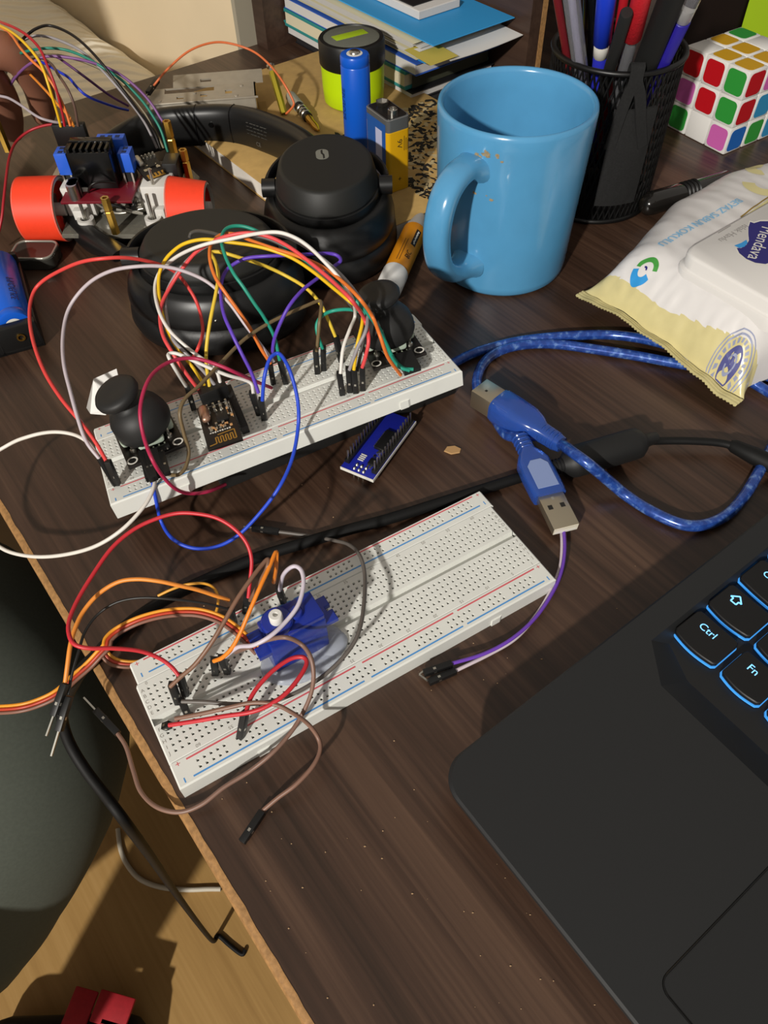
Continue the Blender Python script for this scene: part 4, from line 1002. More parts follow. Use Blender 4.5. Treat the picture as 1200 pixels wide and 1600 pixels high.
# radio module on the car
nd = RC.loc(U(233, 257, 38))
RM = Matrix.Translation(RC.at(nd.x, nd.y, 36)) @ Matrix.Rotation(.62, 4, 'Z') @ Matrix.Rotation(.25, 4, 'X')
b = MB(); b.T = RM; b.box((0, 0, 0), (15, 22, 1.4), M_pcbk, .2); rb = b.build('radio_board', t, 30)
b = MB(); b.T = RM; b.box((-4, 6, 1.8), (4, 9, 3), M_steel, 1.4); b.build('crystal', rb, 40)
b = MB(); b.T = RM
for k in range(4): 
    for j in range(2): b.lathe([(.9, .7), (.5, 2.4), (.1, 2.6)], (-2+k*2.5+3-1.5, 7-2.5*j+2, 0), M_tin, 8)
for k in range(12): b.box((random.uniform(-5, 5), random.uniform(-3, 1), 1), (random.uniform(.8, 2), random.uniform(.6, 1.4), .7), M_tin)
b.box((1.5, 1, 1.2), (4.5, 4.5, 1), M_blk); b.build('solder_joints', rb, 40)
b = MB(); b.T = RM; b.box((0, -8, .75), (11, 4, .12), M_gold); 
for k in range(4): b.box((-3.6+2.4*k, -7.4, .85), (1, 2.6, .12), M_pcbk)
b.build('antenna_trace', rb, 30)
b = MB(); b.T = RC.M; b.box((nd.x+13, nd.y+4, 33), (9, 14, 13), M_blk, .4); b.build('header_socket', t, 30)
# brass standoffs
def stand(px0, px1, z0, z1, nm='standoff', m=M_brass):
    a = U(px0[0], px0[1], z0); top = Vector((a.x, a.y, z1))
    b = MB(); b.lathe([(2.7, 0), (2.7, (z1-z0)*.62), (2.3, (z1-z0)*.64), (2.3, (z1-z0)*.66), (2.7, (z1-z0)*.68), (2.7, z1-z0), (1.5, z1-z0), (1.4, z1-z0-2)], a, m, 6); return b.build(nm, t, 25)
stand((181, 364), 0, PZ, PZ+23); stand((277, 262), 0, 22, 52); stand((296, 282), 0, 22, 42); stand((13, 236), 0, 22, 54)
# silver mast screw
b = MB(); a = U(242, 298, 30); b.cyl(a, a+Vector((0, 0, 14)), 1, M_tin, seg=10); b.build('screw', t, 40)
b = MB(); b.T = RC.M; b.box((-38, 26, PZ+6), (26, 26, 10), P('tan_motor_housing', '9c8f78', .5), 3); b.box((-38, 26, PZ+11.2), (14, 3, .6), M_blk); b.build('motor_housing', t, 40)
# black feet / undercarriage
b = MB(); b.T = RC.M; b.box((8, -6, PZ-8), (56, 22, 10), M_blkm, 3); b.lathe([(.5, 0), (5, 2), (6.5, 6), (5, 10), (.5, 12)], (10, 46, .2), M_blkm, 20); b.build('undercarriage', t, 40)

# wires of the car
HD = DZ+21
cw = [
 ('yellow', 'e2b51f', 'yellow wire rising from the motor driver out of the left edge', [(95, 198, HD), (88, 172), (78, 140), (66, 105), (50, 80), (25, 55, 92), (0, 40), (-30, 28, 80)]),
 ('red', 'a51c25', 'dark red wire arching from the motor driver out of the left edge', [(101, 197, HD), (97, 175), (88, 140), (75, 105), (62, 76), (42, 55), (20, 42, 95), (0, 34), (-30, 20, 84)]),
 ('orange', 'd97634', 'orange wire leaning left from the motor driver', [(110, 197, HD), (102, 172), (86, 138), (68, 112), (50, 95), (32, 75), (18, 55, 88), (0, 42), (-20, 34, 80)]),
 ('orange', 'd98430', 'second orange wire crossing behind the yellow one into the motor driver', [(115, 197, HD), (108, 182), (92, 165), (72, 142), (48, 117), (32, 102, 66), (14, 92), (0, 86), (-20, 80, 60)]),
 ('brown', '5d463c', 'brown wire falling from the wire bundle to the motor driver', [(122, 197, HD), (116, 165), (106, 140), (92, 118), (80, 100, 78), (62, 90), (40, 92), (15, 100, 64), (-10, 118, 50)]),
 ('blue', '2338b8', 'dark blue wire dipping behind the robot car', [(200, 172, 34), (180, 167), (140, 152), (122, 138), (108, 122), (92, 112, 70), (60, 95), (30, 92), (0, 95), (-20, 98, 60)]),
 ('purple', '7a4f86', 'mauve wire sagging along the right of the bundle', [(268, 238, 30), (262, 205), (248, 180), (235, 160), (215, 138), (190, 118), (160, 103), (120, 92), (75, 88, 82), (50, 98), (32, 112), (18, 130), (12, 150, 46)]),
 ('teal', '1c7a66', 'teal wire arching from the radio module over to the left', [(262, 238, 30), (252, 205), (238, 180), (220, 155), (190, 125), (160, 105), (130, 88), (98, 77), (65, 76, 84), (30, 84), (12, 97), (6, 115), (8, 140), (12, 152, 40)]),
 ('black', '17120f', 'thin black wire arching highest behind the robot car', [(252, 236, 30), (240, 205), (220, 178), (195, 145), (160, 100), (130, 68), (105, 50), (78, 40), (58, 44, 92), (42, 55), (25, 72), (15, 90), (8, 120, 44)]),
 ('grey', '8f8a8c', 'grey wire following the black arch behind the robot car', [(246, 232, 30), (225, 190), (195, 150), (160, 110), (130, 82), (100, 66), (72, 57), (50, 57, 86), (30, 68), (20, 82), (12, 100, 60)]),
 ('olive', '6d6248', 'olive-grey wire running beside the teal one', [(256, 232, 31), (235, 190), (205, 150), (170, 116), (135, 98), (100, 88), (70, 86, 78), (40, 92), (18, 103), (0, 118, 50)]),
 ('violet', '5d3566', 'thin plum wire sloping down right behind the car', [(200, 165, 36), (170, 148), (135, 122), (105, 100), (85, 88, 74), (60, 90), (40, 100), (20, 125), (13, 150, 40)]),
 ('lilac', 'a39aa0', 'pale lilac wire sagging from the left edge into the motor driver', [(98, 192, HD), (82, 190), (60, 183), (35, 166), (15, 154), (0, 150, 62), (-25, 145, 60)]),
 ('red', 'a3202a', 'red wire bowing left round the red-orange wheel', [(92, 194, 44), (70, 196), (45, 205), (25, 222), (15, 245, 36), (10, 275), (6, 310), (2, 345), (-8, 385, 6)]),
]
for k, (nm, col, lb, pts) in enumerate(cw): wire('jumper_wire', lb, col, pts, (), r=.85, group=GC, per=6)
b = MB(); a = U(108, 199, HD-2); b.box((a.x, a.y, HD-6), (20, 5, 13), M_blk, .4)
props(b.build('plug_strip'), 'black plug strip holding the wires on the motor driver', 'plug')
# thin black motor lead loop
wire('motor_lead', 'short black motor lead looping under the heat sink', '16120f', [(140, 310, 24), (139, 295), (148, 286, 40), (165, 284), (182, 286, 36)], (), r=.7, group=None)

# ================================================================== battery holder at the left edge
h0, h1 = U(22, 480, 20), U(-6, 372, 20)
ax = (h1-h0); ax.z = 0; ax = ax.normalized(); sd = Vector((ax.y, -ax.x, 0))
fc = U(39, 549, 0)
HF = Fr((fc.x, fc.y, 0), sd, ax)
t = thing('battery_holder', 'black open battery holder at the left edge, under a blue cell', 'battery holder', HF)
b = MB(); b.T = HF.M
b.box((-10, 2.6, 8.4), (43, 5.2, 16.8), M_blk, .8); b.box((-10, 37, 1.6), (43, 74, 3), M_blk, .6); b.box((10.5, 37, 5.5), (2, 74, 11), M_blk, .5); b.box((-30.5, 37, 5.5), (2, 74, 11), M_blk, .5); b.box((-10, 72, 8.4), (43, 4, 16.8), M_blk, .8); b.box((-10, 37, 5), (2, 74, 10), M_blk, .5)
b.build('tray', t, 30)
b = MB(); b.T = HF.M; b.lathe([(1.4, -.3), (1.5, .8), (2.2, .8), (2.2, -.3)], (1.5, -.1, 9.5), M_brass, 20, ax=(0, -1, 0), cap0=False, cap1=False); b.build('rivet', t, 40)
t = thing('battery', 'blue cylindrical battery lying in the black holder at the left edge', 'battery', HF.at(0, 6, 12))
w = cell_mesh(t, HF.at(0.6, 71, 12.4), -ax, 65, 9.2)
b = MB(); wraptext(b, 'PROFUSE', 5.6, HF.at(.6, 6, 12.4), ax, 9.2, math.radians(-58), 24, M_cprint, -1)
vs = b.v; b.build('printed_name', w, smooth=False)
p = U(56, 397, 5)
BX_ = Fr(p, Vector((1, -.06, 0)), Vector((.06, 1, 0)))
t = thing('plastic_clip', 'small smoky plastic box with a shiny rim between the red wheel and the battery holder', 'box', BX_)
b = MB(); b.T = BX_.M; b.prism(rrect(27, 20, 5, 5), -5, 3, P('smoky_plastic', '34332f', .15), 1); b.build('body', t, 40)
b = MB(); b.T = BX_.M; b.tube([Vector((q[0], q[1], 3)) for q in rrect(25.5, 18.5, 5, 5)], .8, P('shiny_edge', '8f8d84', .2, metal=.3), 8, closed=True); b.build('rim', t, 60)

# ================================================================== joystick modules on the raised board
M_pale = P('pale_green_nylon', 'b9c8b8', .45)
def joystick(label, hl, hr, lean):
    a = FA.hit(hl[0], hl[1], 5.5); c = FA.hit(hr[0], hr[1], 5.5)
    x = (c-a).normalized(); y = FA.z.cross(x)
    J = Fr((a+c)/2, x, y)           # x between the two front holes, y to the back, z off the board
    t = thing('joystick_module', label, 'joystick', J, 'joystick modules on the raised breadboard')
    sp = (c-a).length/2
    b = MB(); b.T = J.M
    b.prism([(-13, -3.4), (13, -3.4), (13, 30), (-13, 30)], -1.6, 0, M_pcbk, .2); pc = b.build('circuit_board', t, 30)
    b = MB(); b.T = J.M
    for sx in (-1, 1): b.lathe([(1.7, .02), (1.7, .1), (2.4, .1), (2.4, .02)], (sx*sp, 0, 0), M_wprint, 24, cap0=False, cap1=False); b.lathe([(1.7, .05), (.05, .05)], (sx*sp, 0, 0), M_hole, 20)
    b.build('mounting_holes', pc, 40)
    b = MB(); b.T = J.M
    for k in range(5): b.box((-5.1+2.54*k, -1.0, 1.3), (.64, 5, .64), M_tin)
    b.box((0, -1.5, .9), (12.7, 2.5, 2.5), M_blk, .2); b.build('pin_header', pc, 30)
    b = MB(); b.T = J.M; b.box((0, 14.5, 6), (15.5, 15.5, 11), P('dark_steel', '5a5c5e', .25, metal=.9), .8); b.build('gimbal_housing', t, 30)
    for nm, cx, cy, dx, dy in (('side', 10, 14.5, 4, 12), ('front', 0, 4.5, 12, 4), ('side', -10, 14.5, 4, 12)):
        b = MB(); b.T = J.M; b.box((cx, cy, 4.6), (dx, dy, 8), M_pale, 1.5); b.build('potentiometer', t, 40)
    b = MB(); b.T = J.M
    for sx in (-1, 1): b.cyl((sx*8.2, 6.2, 0), (sx*8.2, 6.2, 9), .8, M_steel, seg=10); b.lathe([(1.6, 0), (1.4, 1), (.4, 1.6)], (sx*8.2, 6.2, 0), M_tin, 12)
    b.build('pins', t, 40)
    # rubber thumb stick: skirt dome + mushroom cap, leaning
    q = Matrix.Translation(J.at(0, 13, 9.5)) @ J.M.to_3x3().to_4x4() @ Matrix.Rotation(lean[0], 4, 'X') @ Matrix.Rotation(lean[1], 4, 'Y')
    st = MB(); st.T = q
    st.lathe([(12.2, -5), (13, -3), (13, 0), (12.2, 4), (10, 7.4), (7, 9.4), (5, 10.2), (4.6, 12.4), (6, 13.6), (9, 14.4), (9.8, 15.6), (9.9, 17.2), (9, 18.6), (6.5, 19.0), (3, 18.8), (.2, 18.7)], (0, 0, 0), M_rub, 40)
    st.build('thumb_stick', t, 60)
    return J
JL = joystick('black joystick module at the left end of the raised breadboard', (207, 720), (278, 690), (.05, -.26))
JR = joystick('black joystick module at the right end of the raised breadboard', (588, 568), (655, 547), (.02, -.10))
b = MB()
b.rod(FA.hit(232, 706, 9), FA.hit(243, 746, 7), 8, 2.6, M_blk, up=FA.z)
props(b.build('plug'), 'black plug block on the front pins of the left joystick', 'plug')
b = MB(); b.rod(FA.hit(630, 553, 8), FA.hit(645, 580, 6), 8, 2.8, M_blk, up=FA.z); props(b.build('plug'), 'black plug block on the front pins of the right joystick', 'plug')
# folded scraps of white paper
def scrap(label, pts, z):
    W = [U(u, v, z+h) for u, v, h in pts]
    b = MB(); c = sum(W, Vector())/len(W)
    b.add(W+[w-Vector((0, 0, .3)) for w in W], [list(range(len(W))), list(range(len(W), 2*len(W)))[::-1]]+[[i, i+len(W), (i+1) % len(W)+len(W), (i+1) % len(W)] for i in range(len(W))], M_paper)
    props(b.build('paper_scrap', smooth=False), label, 'paper')
zs = 30
scrap('folded white paper scrap stuck behind the left joystick', [(182, 576, 16), (146, 592, 14), (135, 637, 4), (141, 646, 0), (165, 648, 0), (168, 640, 3), (190, 610, 8)], zs)
scrap('white paper scrap peeking out behind the right joystick', [(574, 508, 6), (582, 486, 10), (604, 480, 10), (606, 520, 2), (586, 530, 0)], 42)

# ================================================================== radio module on the raised board
c = [FA.hit(*p, 10) for p in ((300.5, 640), (353, 623.5), (380, 685), (324.5, 703))]      # tl tr br bl
x = (c[2]-c[3]).normalized(); y = ((c[0]-c[3])+(c[1]-c[2])).normalized()
o = (c[2]+c[3])/2; RF = Fr(o, x, y); Wm = (c[2]-c[3]).length*.98; Lm = ((c[0]-c[3]).length+(c[1]-c[2]).length)/2
t = thing('radio_module', 'small dark radio module with a gold zigzag antenna on the raised breadboard', 'circuit board', RF)
b = MB(); b.T = RF.M; b.box((0, Lm/2, -.7), (Wm, Lm, 1.4), M_pcbk, .2); pc = b.build('circuit_board', t, 30)
b = MB(); b.T = RF.M; f = Wm/15.
b.box((-4.6*f, Lm*.72, 2), (4.2*f, Lm*.36, 3.4), P('copper_crystal_can', 'b08a74', .3, metal=.7), 1.6); b.build('crystal', pc, 50)
b = MB(); b.T = RF.M; b.box((2.2*f, Lm*.60, .6), (5*f, Lm*.2, 1.2), M_blk, .2); b.build('chip', pc, 30)
b = MB(); b.T = RF.M
for j in range(2):
    for k in range(4): b.lathe([(1, 0), (.55, 1), (.5, 2.2), (.1, 2.3)], (-2.8*f+2.54*k*f*1.1, Lm*(.80+.10*j), 0), M_tin, 10)
random.seed(9)
for k in range(16): b.box((random.uniform(-4, 6)*f, Lm*random.uniform(.36, .52), .4), (random.uniform(.7, 1.9), random.uniform(.6, 1.2), .8), M_tin if k % 3 else P('tan_capacitor', 'b98a5a', .5), .1)
for k in range(7): b.box((random.uniform(4.6, 6.4)*f, Lm*random.uniform(.55, .8), .4), (random.uniform(.7, 1.4), .9, .8), M_tin if k % 2 else P('tan_capacitor', 'b98a5a', .5), .1)
b.build('components', pc, 40)
b = MB(); b.T = RF.M
for k in range(9): b.box(((-4.6+1.05*k)*f, Lm*.325, .03), (.7*f, .5+.5*((k*7)%3)/2, .05), M_wprint)
for (x0, x1, yy) in ((-5.5, 6.5, .70+.24), ): b.box((.6*f, Lm*yy, .03), (11*f, .18, .05), M_wprint)
for yy in (.55, .94): pass
b.box((6.7*f, Lm*.74, .03), (.18, Lm*.40, .05), M_wprint); b.box((-4.4*f, Lm*.74, .03), (.18, Lm*.40, .05), M_wprint)
b.build('white_markings', pc, smooth=False)
b = MB(); b.T = RF.M
zg = []; x0 = -3.2*f
for k in range(4):
    zg += [(x0+2.1*f*k, Lm*.07), (x0+2.1*f*k, Lm*.2), (x0+2.1*f*k+1.05*f, Lm*.2), (x0+2.1*f*k+1.05*f, Lm*.07)]
zg = [(-6.3*f, Lm*.055)] + zg + [(5.3*f, Lm*.07), (5.3*f, Lm*.27), (-2*f, Lm*.25)]
for p, q in zip(zg, zg[1:]):
    b.rod((p[0], p[1], .06), (q[0], q[1], .06), .55, .08, M_gold)
b.build('antenna_trace', pc, 30)
b = MB(); a0, a1 = FA.hit(313, 622, 11), FA.hit(355, 606, 11)
b.rod(a0-FA.z*3, a1-FA.z*3, 6, 13, M_blk, up=FA.z, bev=.3); b.build('header_plug', t, 30)
b = MB(); a0, a1 = FA.hit(357, 607, 8), FA.hit(384, 672, 2.5); b.rod(a0, a1, 3.2, 5, M_blkm, up=FA.z, bev=.3); b.build('socket_strip', t, 30)

# ================================================================== servo on the front board
M_srv = P('blue_servo_plastic', '2743b4', .16, trans=.5, ior=1.45); M_srvt = P('servo_top_plastic', '2238a6', .2, trans=.35)
SV = Fr(FB.at(57.5, -14.2, 0), FB.x, FB.y)      # body centre; x along the board
sh = SV.loc(FB.hit(430, 960, 31)); 
t = thing('servo_motor', 'small translucent blue servo motor stuck on the front breadboard', 'servo', SV)
cx = sh.x + 5.2; cy = sh.y
b = MB(); b.T = SV.M; b.box((cx, cy, 11.5), (22.6, 12, 22), M_srv, .7); b.build('body', t, 30)
b = MB(); b.T = SV.M
b.prism([(cx-16.2, cy-5.8), (cx+16.2, cy-5.8), (cx+16.2, cy-1), (cx+14, cy-1), (cx+14, cy+1), (cx+16.2, cy+1), (cx+16.2, cy+5.8), (cx-16.2, cy+5.8), (cx-16.2, cy+1), (cx-14, cy+1), (cx-14, cy-1), (cx-16.2, cy-1)], 15.5, 18, M_srv, .3); b.build('mounting_ears', t, 30)
b = MB(); b.T = SV.M; b.lathe([(5.9, 22), (5.9, 26.4), (5.3, 27)], (sh.x, cy, 0), M_srvt, 36); b.lathe([(3, 22), (3, 26), (2.5, 26.6)], (sh.x+7.2, cy, 0), M_srvt, 28); b.box((cx+3.5, cy, 23.6), (15, 11.6, 3.4), M_srvt, .5); b.build('gear_cover', t, 40)
b = MB(); b.T = SV.M; b.lathe([(2.5, 26.8), (2.5, 30.6), (2.2, 31), (1.0, 31), (.9, 29.6), (.1, 29.6)], (sh.x, cy, 0), P('white_nylon', 'd9d7d2', .4), 24); b.build('output_spline', t, 40)
b = MB(); b.T = SV.M; random.seed(8)
M_glue = P('clear_hot_glue', 'd3d9e6', .18, trans=.6, ior=1.2, bump=.3, noise_scale=250)
b.ball((cx+1, cy-3, 0), (17.5, 11.5, 2.6), M_glue, 40, 16); b.ball((cx+11, cy-5, .4), (8, 6, 2.6), M_glue, 24, 12); b.ball((cx-7, cy-7, .4), (7, 5, 2.4), M_glue, 24, 12)
b.build('glue_bead', t, 60)

# ================================================================== small blue board half under the raised board
c0, c1 = U(532, 731, 4.5), U(583, 752, 4.5)
x = (c1-c0).normalized(); y = Vector((-x.y, x.x, 0)); NN = Fr((c0+c1)/2, x, y); w = (c1-c0).length
t = thing('microcontroller_board', 'blue microcontroller board lying pins-up under the raised breadboard', 'circuit board', NN)
b = MB(); b.T = NN.M; b.box((0, 21.6, 0), (w, 43.2, 1.6), M_pcbb, .15); pc = b.build('circuit_board', t, 30)
b = MB(); b.T = NN.M; b.box((0, .05, 0), (w+.1, .3, 1.7), M_wprint); b.box((w/2, 21.6, 0), (.3, 43.2, 1.7), M_wprint); b.build('white_edge', pc, 30)
b = MB(); b.T = NN.M
for sx in (-1, 1):
    b.box((sx*(w/2-1.6), 22.5, 1.9), (2.4, 38, 2.2), M_blk)
b.build('header_strip', pc, 30)
for sx in (-1, 1):
    for k in range(15):
        b = MB(); b.T = NN.M; b.box((sx*(w/2-1.6), 4.7+2.54*k, 4), (.64, .64, 9), M_tin); b.build('pin', pc, 30)
b = MB(); b.T = NN.M
for k in range(3):
    for j in range(2): b.lathe([(.9, .8), (.5, 1.6), (.1, 1.8)], (-2.5+2.5*k, 2.2+2.5*j, 0), M_tin, 10)
b.build('solder_joints', pc, 40)
for k in range(3):
    b = MB(); b.T = NN.M; b.box((-2.5+2.5*k, 1.6, -2.6), (.64, .64, 4.2), M_tin); b.build('pin', pc, 30)
b = MB(); b.T = NN.M; b.box((2.2, 24, 1.6), (5.5, 13, 1.8), M_blk, .3)
for k in range(9): b.box((5.4, 19+1.3*k, 1), (1, .5, .4), M_tin); b.box((-1, 19+1.3*k, 1), (1, .5, .4), M_tin)
b.build('chip', pc, 30)
b = MB(); b.T = NN.M; b.box((4, 9, 1.5), (4.5, 4, 1.6), M_blk, .3)
for k in range(3): b.box((2.4+1.6*k, 6.2, 1), (.8, 1.8, .4), M_tin)
for k in range(4): b.box((-2.5, 8+1.2*k, 1), (3, .5, .3), M_wprint)
for k in range(10): b.box((random.uniform(2, 6), random.uniform(12, 17), 1.1), (1, .7, .6), M_tin)
b.build('components', pc, 30)
# ================================================================== USB cable
M_usb = D.materials.new('blue_translucent_cable'); M_usb.use_nodes = True
nt = M_usb.node_tree; pb = nt.nodes['Principled BSDF']; pb.inputs['Roughness'].default_value = .25; pb.inputs['Coat Weight'].default_value = .4; pb.inputs['Coat Roughness'].default_value = .15
tc = nt.nodes.new('ShaderNodeTexCoord'); nz = nt.nodes.new('ShaderNodeTexNoise'); nz.inputs['Scale'].default_value = 330; nz.inputs['Detail'].default_value = 3
cr = nt.nodes.new('ShaderNodeValToRGB'); cr.color_ramp.elements[0].position = .38; cr.color_ramp.elements[0].color = lin('1f3d88')+(1,); cr.color_ramp.elements[1].position = .72; cr.color_ramp.elements[1].color = lin('6a8cc6')+(1,)
k = cr.color_ramp.elements.new(.55); k.color = lin('2a50a2')+(1,)
nt.links.new(tc.outputs['Object'], nz.inputs['Vector']); nt.links.new(nz.outputs['Fac'], cr.inputs['Fac']); nt.links.new(cr.outputs['Color'], pb.inputs['Base Color']); pb.inputs['Metallic'].default_value = .25
M_ub = P('blue_clear_overmould', '3a66c8', .18, trans=.55, coat=.3); M_inner = P('inner_shield', '8f9dc0', .35, metal=.4)
def sec(b, xs, m):        # rounded-rectangle sections along x: (x, width, height, z centre)
    L = []
    for x, w, h, zc in xs: L.append([Vector((x, q[0], q[1]+zc)) for q in rrect(w, h, min(w, h)*.3, 4)])
    b.loft(L, m)
tA = thing('usb_cable', 'translucent blue cable with one flat and one square silver plug', 'cable', U(859, 777, 7))
pa, pt = U(859, 777, 7.5), U(880.5, 820, 6.5); x = (pt-pa).normalized(); s_ = x.cross(Vector((0, 0, 1))).normalized(); UA = Fr(pa, x, -s_)
b = MB(); b.T = UA.M; sec(b, [(-37, 6, 6, 0), (-34, 7, 7, 0), (-27, 7.4, 7.2, 0), (-24, 12, 7.6, 0), (-20, 15.4, 8, 0), (-12, 16, 8.4, 0), (-2, 15.6, 8.4, 0), (0, 15, 7.8, 0)], M_ub); pgA = b.build('flat_plug', tA, 40)
b = MB(); b.T = UA.M
for k in range(4): b.lathe([(3.9, 0), (4.3, .5), (3.9, 1)], (-36+2.4*k, 0, 0), M_ub, 20, ax=(1, 0, 0))
b.build('strain_relief', pgA, 40)
b = MB(); b.T = UA.M; b.prism([(-16, -5), (-3, -5), (-3, 5), (-16, 5), (-19, 2.5), (-19, -2.5)], 4.15, 4.4, P('frosted_panel', '7f90bb', .5), .1); b.build('icon_panel', pgA, 30)
M_shell = P('nickel_shell', 'bdb29c', .3, metal=.9)
b = MB(); b.T = UA.M; b.box((8.6, 0, 0), (18.4, 12, 4.6), M_shell, .4); sh_ = b.build('metal_shell', pgA, 30)
b = MB(); b.T = UA.M
for yy in (-2.9, 2.9): b.box((6.6, yy, 2.3), (2.3, 2.1, .12), M_hole)
b.box((2.2, 0, 2.3), (1.6, 1.2, .1), M_tin); b.build('latch_holes', sh_, 30)
b = MB(); b.T = UA.M; b.box((17.85, 0, 0), (.2, 11.4, 4), P('pale_edge', 'd8d2c0', .4)); b.box((17.9, 0, -.9), (.3, 10, 1.6), M_wprint); b.build('opening', sh_, 30)
pa, pt = U(790, 640, 11), U(747, 613, 11); x = (pt-pa).normalized(); s_ = x.cross(Vector((0, 0, 1))).normalized(); UB = Fr(pa, x, -s_)
b = MB(); b.T = UB.M; sec(b, [(-34, 6.5, 6.5, 0), (-30, 8, 8, 0), (-22, 8.6, 8.4, 0), (-19, 12, 11, 0), (-14, 15, 13, 0), (-6, 16, 14, 0), (3, 16, 14, 0), (5, 15, 13.2, 0)], M_ub); pgB = b.build('square_plug', tA, 40)
b = MB(); b.T = UB.M
for k in range(4): b.lathe([(4.3, 0), (4.8, .6), (4.3, 1.2)], (-31+2.5*k, 0, 0), M_ub, 20, ax=(1, 0, 0))
b.build('strain_relief', pgB, 40)
b = MB(); b.T = UB.M; b.box((-1, 0, 0), (10, 13, 12.5), M_inner, .6); b.box((11, 0, 0), (13, 12, 10.6), M_shell, .5); b.build('metal_shell', pgB, 30)
b = MB(); b.T = UB.M; b.box((17.5, 0, 0), (.3, 9, 7.4), M_blk); b.box((12, 1, 5.35), (1.2, 1.2, .1), M_hole); b.build('opening', pgB, 30)
rA = UA.at(-36, 0, 0); rB = UB.at(-33, 0, 0)
W1 = [rA, U(790, 678, 6), U(772, 652, 3.2), U(752, 625, 3), U(745, 600, 3), U(750, 577, 3), U(765, 558, 3), U(790, 545, 3), U(825, 538, 3), U(870, 538, 3), U(930, 546, 3), U(1000, 557, 3), U(1070, 570, 3), U(1150, 582, 3), U(1250, 600, 3), U(1330, 650, 3), U(1330, 720, 3), U(1270, 690, 3)]
W2 = [U(1270, 670, 3), U(1215, 690, 3), U(1190, 730, 3), U(1163, 775, 3), U(1135, 805, 3), U(1100, 820, 3), U(1065, 819, 3), U(1020, 800, 3), U(980, 775, 3), U(952, 752, 9), U(921, 726, 18.5), U(898, 709, 19), U(882, 697, 15), rB]
b = MB(); b.tube(smooth_path(W1+W2, 8), 2.65, M_usb, 12); b.build('cord', tA, 60)
W3 = [U(690, 578, 3), U(728, 557, 3), U(760, 545, 3), U(810, 533, 3), U(870, 526, 4), U(940, 523, 4), U(990, 527, 6), U(1040, 538, 8), U(1090, 555, 8), U(1140, 577, 6), U(1200, 612, 4), U(1280, 660, 3)]
t = thing('usb_cable', 'second strand of blue cable coming from behind the raised breadboard towards the wipes', 'cable', W3[2])
b = MB(); b.tube(smooth_path(W3, 8), 2.65, M_usb, 12); b.build('cord', t, 60)

# ================================================================== power cable
M_cab = P('black_cable_rubber', '0e0e0e', .6, spec=.3)
Wc = path([(1225, 735, 5), (1190, 717), (1165, 705, 5), (1130, 693), (1080, 689), (1030, 689, 6), (995, 692, 8.5), (940, 706), (885, 724, 8.5), (850, 735, 3), (800, 750), (740, 769), (680, 788), (610, 810), (540, 829), (470, 850, 2.6), (400, 872), (330, 902), (270, 931), (218, 962), (178, 995, 2.6), (150, 1024, 2.8), (130, 1044, 2.4), (116, 1066, -3), (104, 1092, -22), (97, 1120, -45), (108, 1160, -58), (135, 1205, -68), (170, 1250, -80), (205, 1297, -100), (240, 1345, -190), (272, 1392, -350), (305, 1437, -540), (328, 1466, -690), (335, 1470, -736), (341, 1462, -737), (360, 1478, -737), (378, 1491, -737), (383, 1484, -737)])
t = thing('power_cable', 'black cable with a ferrite bead running between the breadboards and off the desk', 'cable', Wc[14])
rs = []
S = smooth_path(Wc, 6)
for i, p in enumerate(S): rs.append(1.9 if i < 6*6 else 2.55)
b = MB(); b.tube(S, rs, M_cab, 12); b.build('cord', t, 60)
p0, p1 = U(884, 725, 8), U(1003, 690, 8); d = (p1-p0).normalized(); L = (p1-p0).length
b = MB(); b.lathe([(3, -7), (3.4, -2), (5.4, 0), (7.3, 2.5), (7.6, 5), (7.6, L-5), (7.3, L-2.5), (5.4, L), (3.4, L+2), (2.6, L+8)], p0, P('ferrite_rubber', '181818', .55), 32, ax=d); fb = b.build('ferrite_bead', t, 40)
b = MB()
for k in range(5): b.lathe([(3.1, 0), (3.8, .6), (3.1, 1.2)], p0-d*(3+1.7*k), M_cab, 20, ax=d)
b.build('strain_relief', t, 40)
p0, p1 = U(1140, 694, 5), U(1178, 712, 5); d = (p1-p0).normalized()
b = MB(); b.lathe([(2.2, 0), (3.2, 2), (4.2, 12), (4.4, 26)], p0, M_cab, 20, ax=d); b.build('plug_boot', t, 40)
W = path([(345, 1389, -737), (325, 1389), (290, 1390), (250, 1386), (218, 1373, -737), (198, 1350), (188, 1325), (184, 1295, -737)])
t = thing('floor_cable', 'white cable curving across the tan floor below the desk', 'cable', W[3]); b = MB(); b.tube(smooth_path(W, 6), 3, P('white_cable', 'bdb5a4', .5), 10); b.build('cord', t, 60)

# ================================================================== laptop
ey = Vector((.8134, .5817, 0)).normalized(); ex = Vector((ey.y, -ey.x, 0))
LP = Fr((14.3, 86.3, 0), ex, ey); ZL = 24.
M_lap = P('laptop_dark_shell', '1f2021', .5, noise_amt=.04, noise_scale=3000); M_lapk = P('laptop_key', '101011', .5); M_well = P('laptop_keyboard_deck', '191919', .5)
M_glow = P('key_backlight', '3f93d8', .5, emit='3f9fff', estr=.45); M_leg = P('key_legend', '8fd0ff', .5, emit='62b6ff', estr=1.3)
t = thing('laptop', 'dark grey laptop with blue backlit keys at the lower right', 'laptop', LP)
r = 11.; W_, D_ = 360., 252.
arc = [(r-r*math.cos(a), r-r*math.sin(a)) for a in [PI/2*k/8 for k in range(9)]]
outl = arc + [(W_, 0), (W_, D_), (0, D_)]
def insd(pts, d): return [(min(max(p[0], d if p[0] < W_/2 else 0), W_-d), min(max(p[1], d), D_-d)) if False else ((p[0]-W_/2)*(1-2*d/W_)+W_/2, (p[1]-D_/2)*(1-2*d/D_)+D_/2) for p in pts]
b = MB(); b.T = LP.M
Lp = []
for d, z in ((9, 4), (8, 6), (3, 13), (.3, 20), (0, 22), (0, 23.2), (.8, 24)): Lp.append([Vector((p[0], p[1], z)) for p in insd(outl, d)])
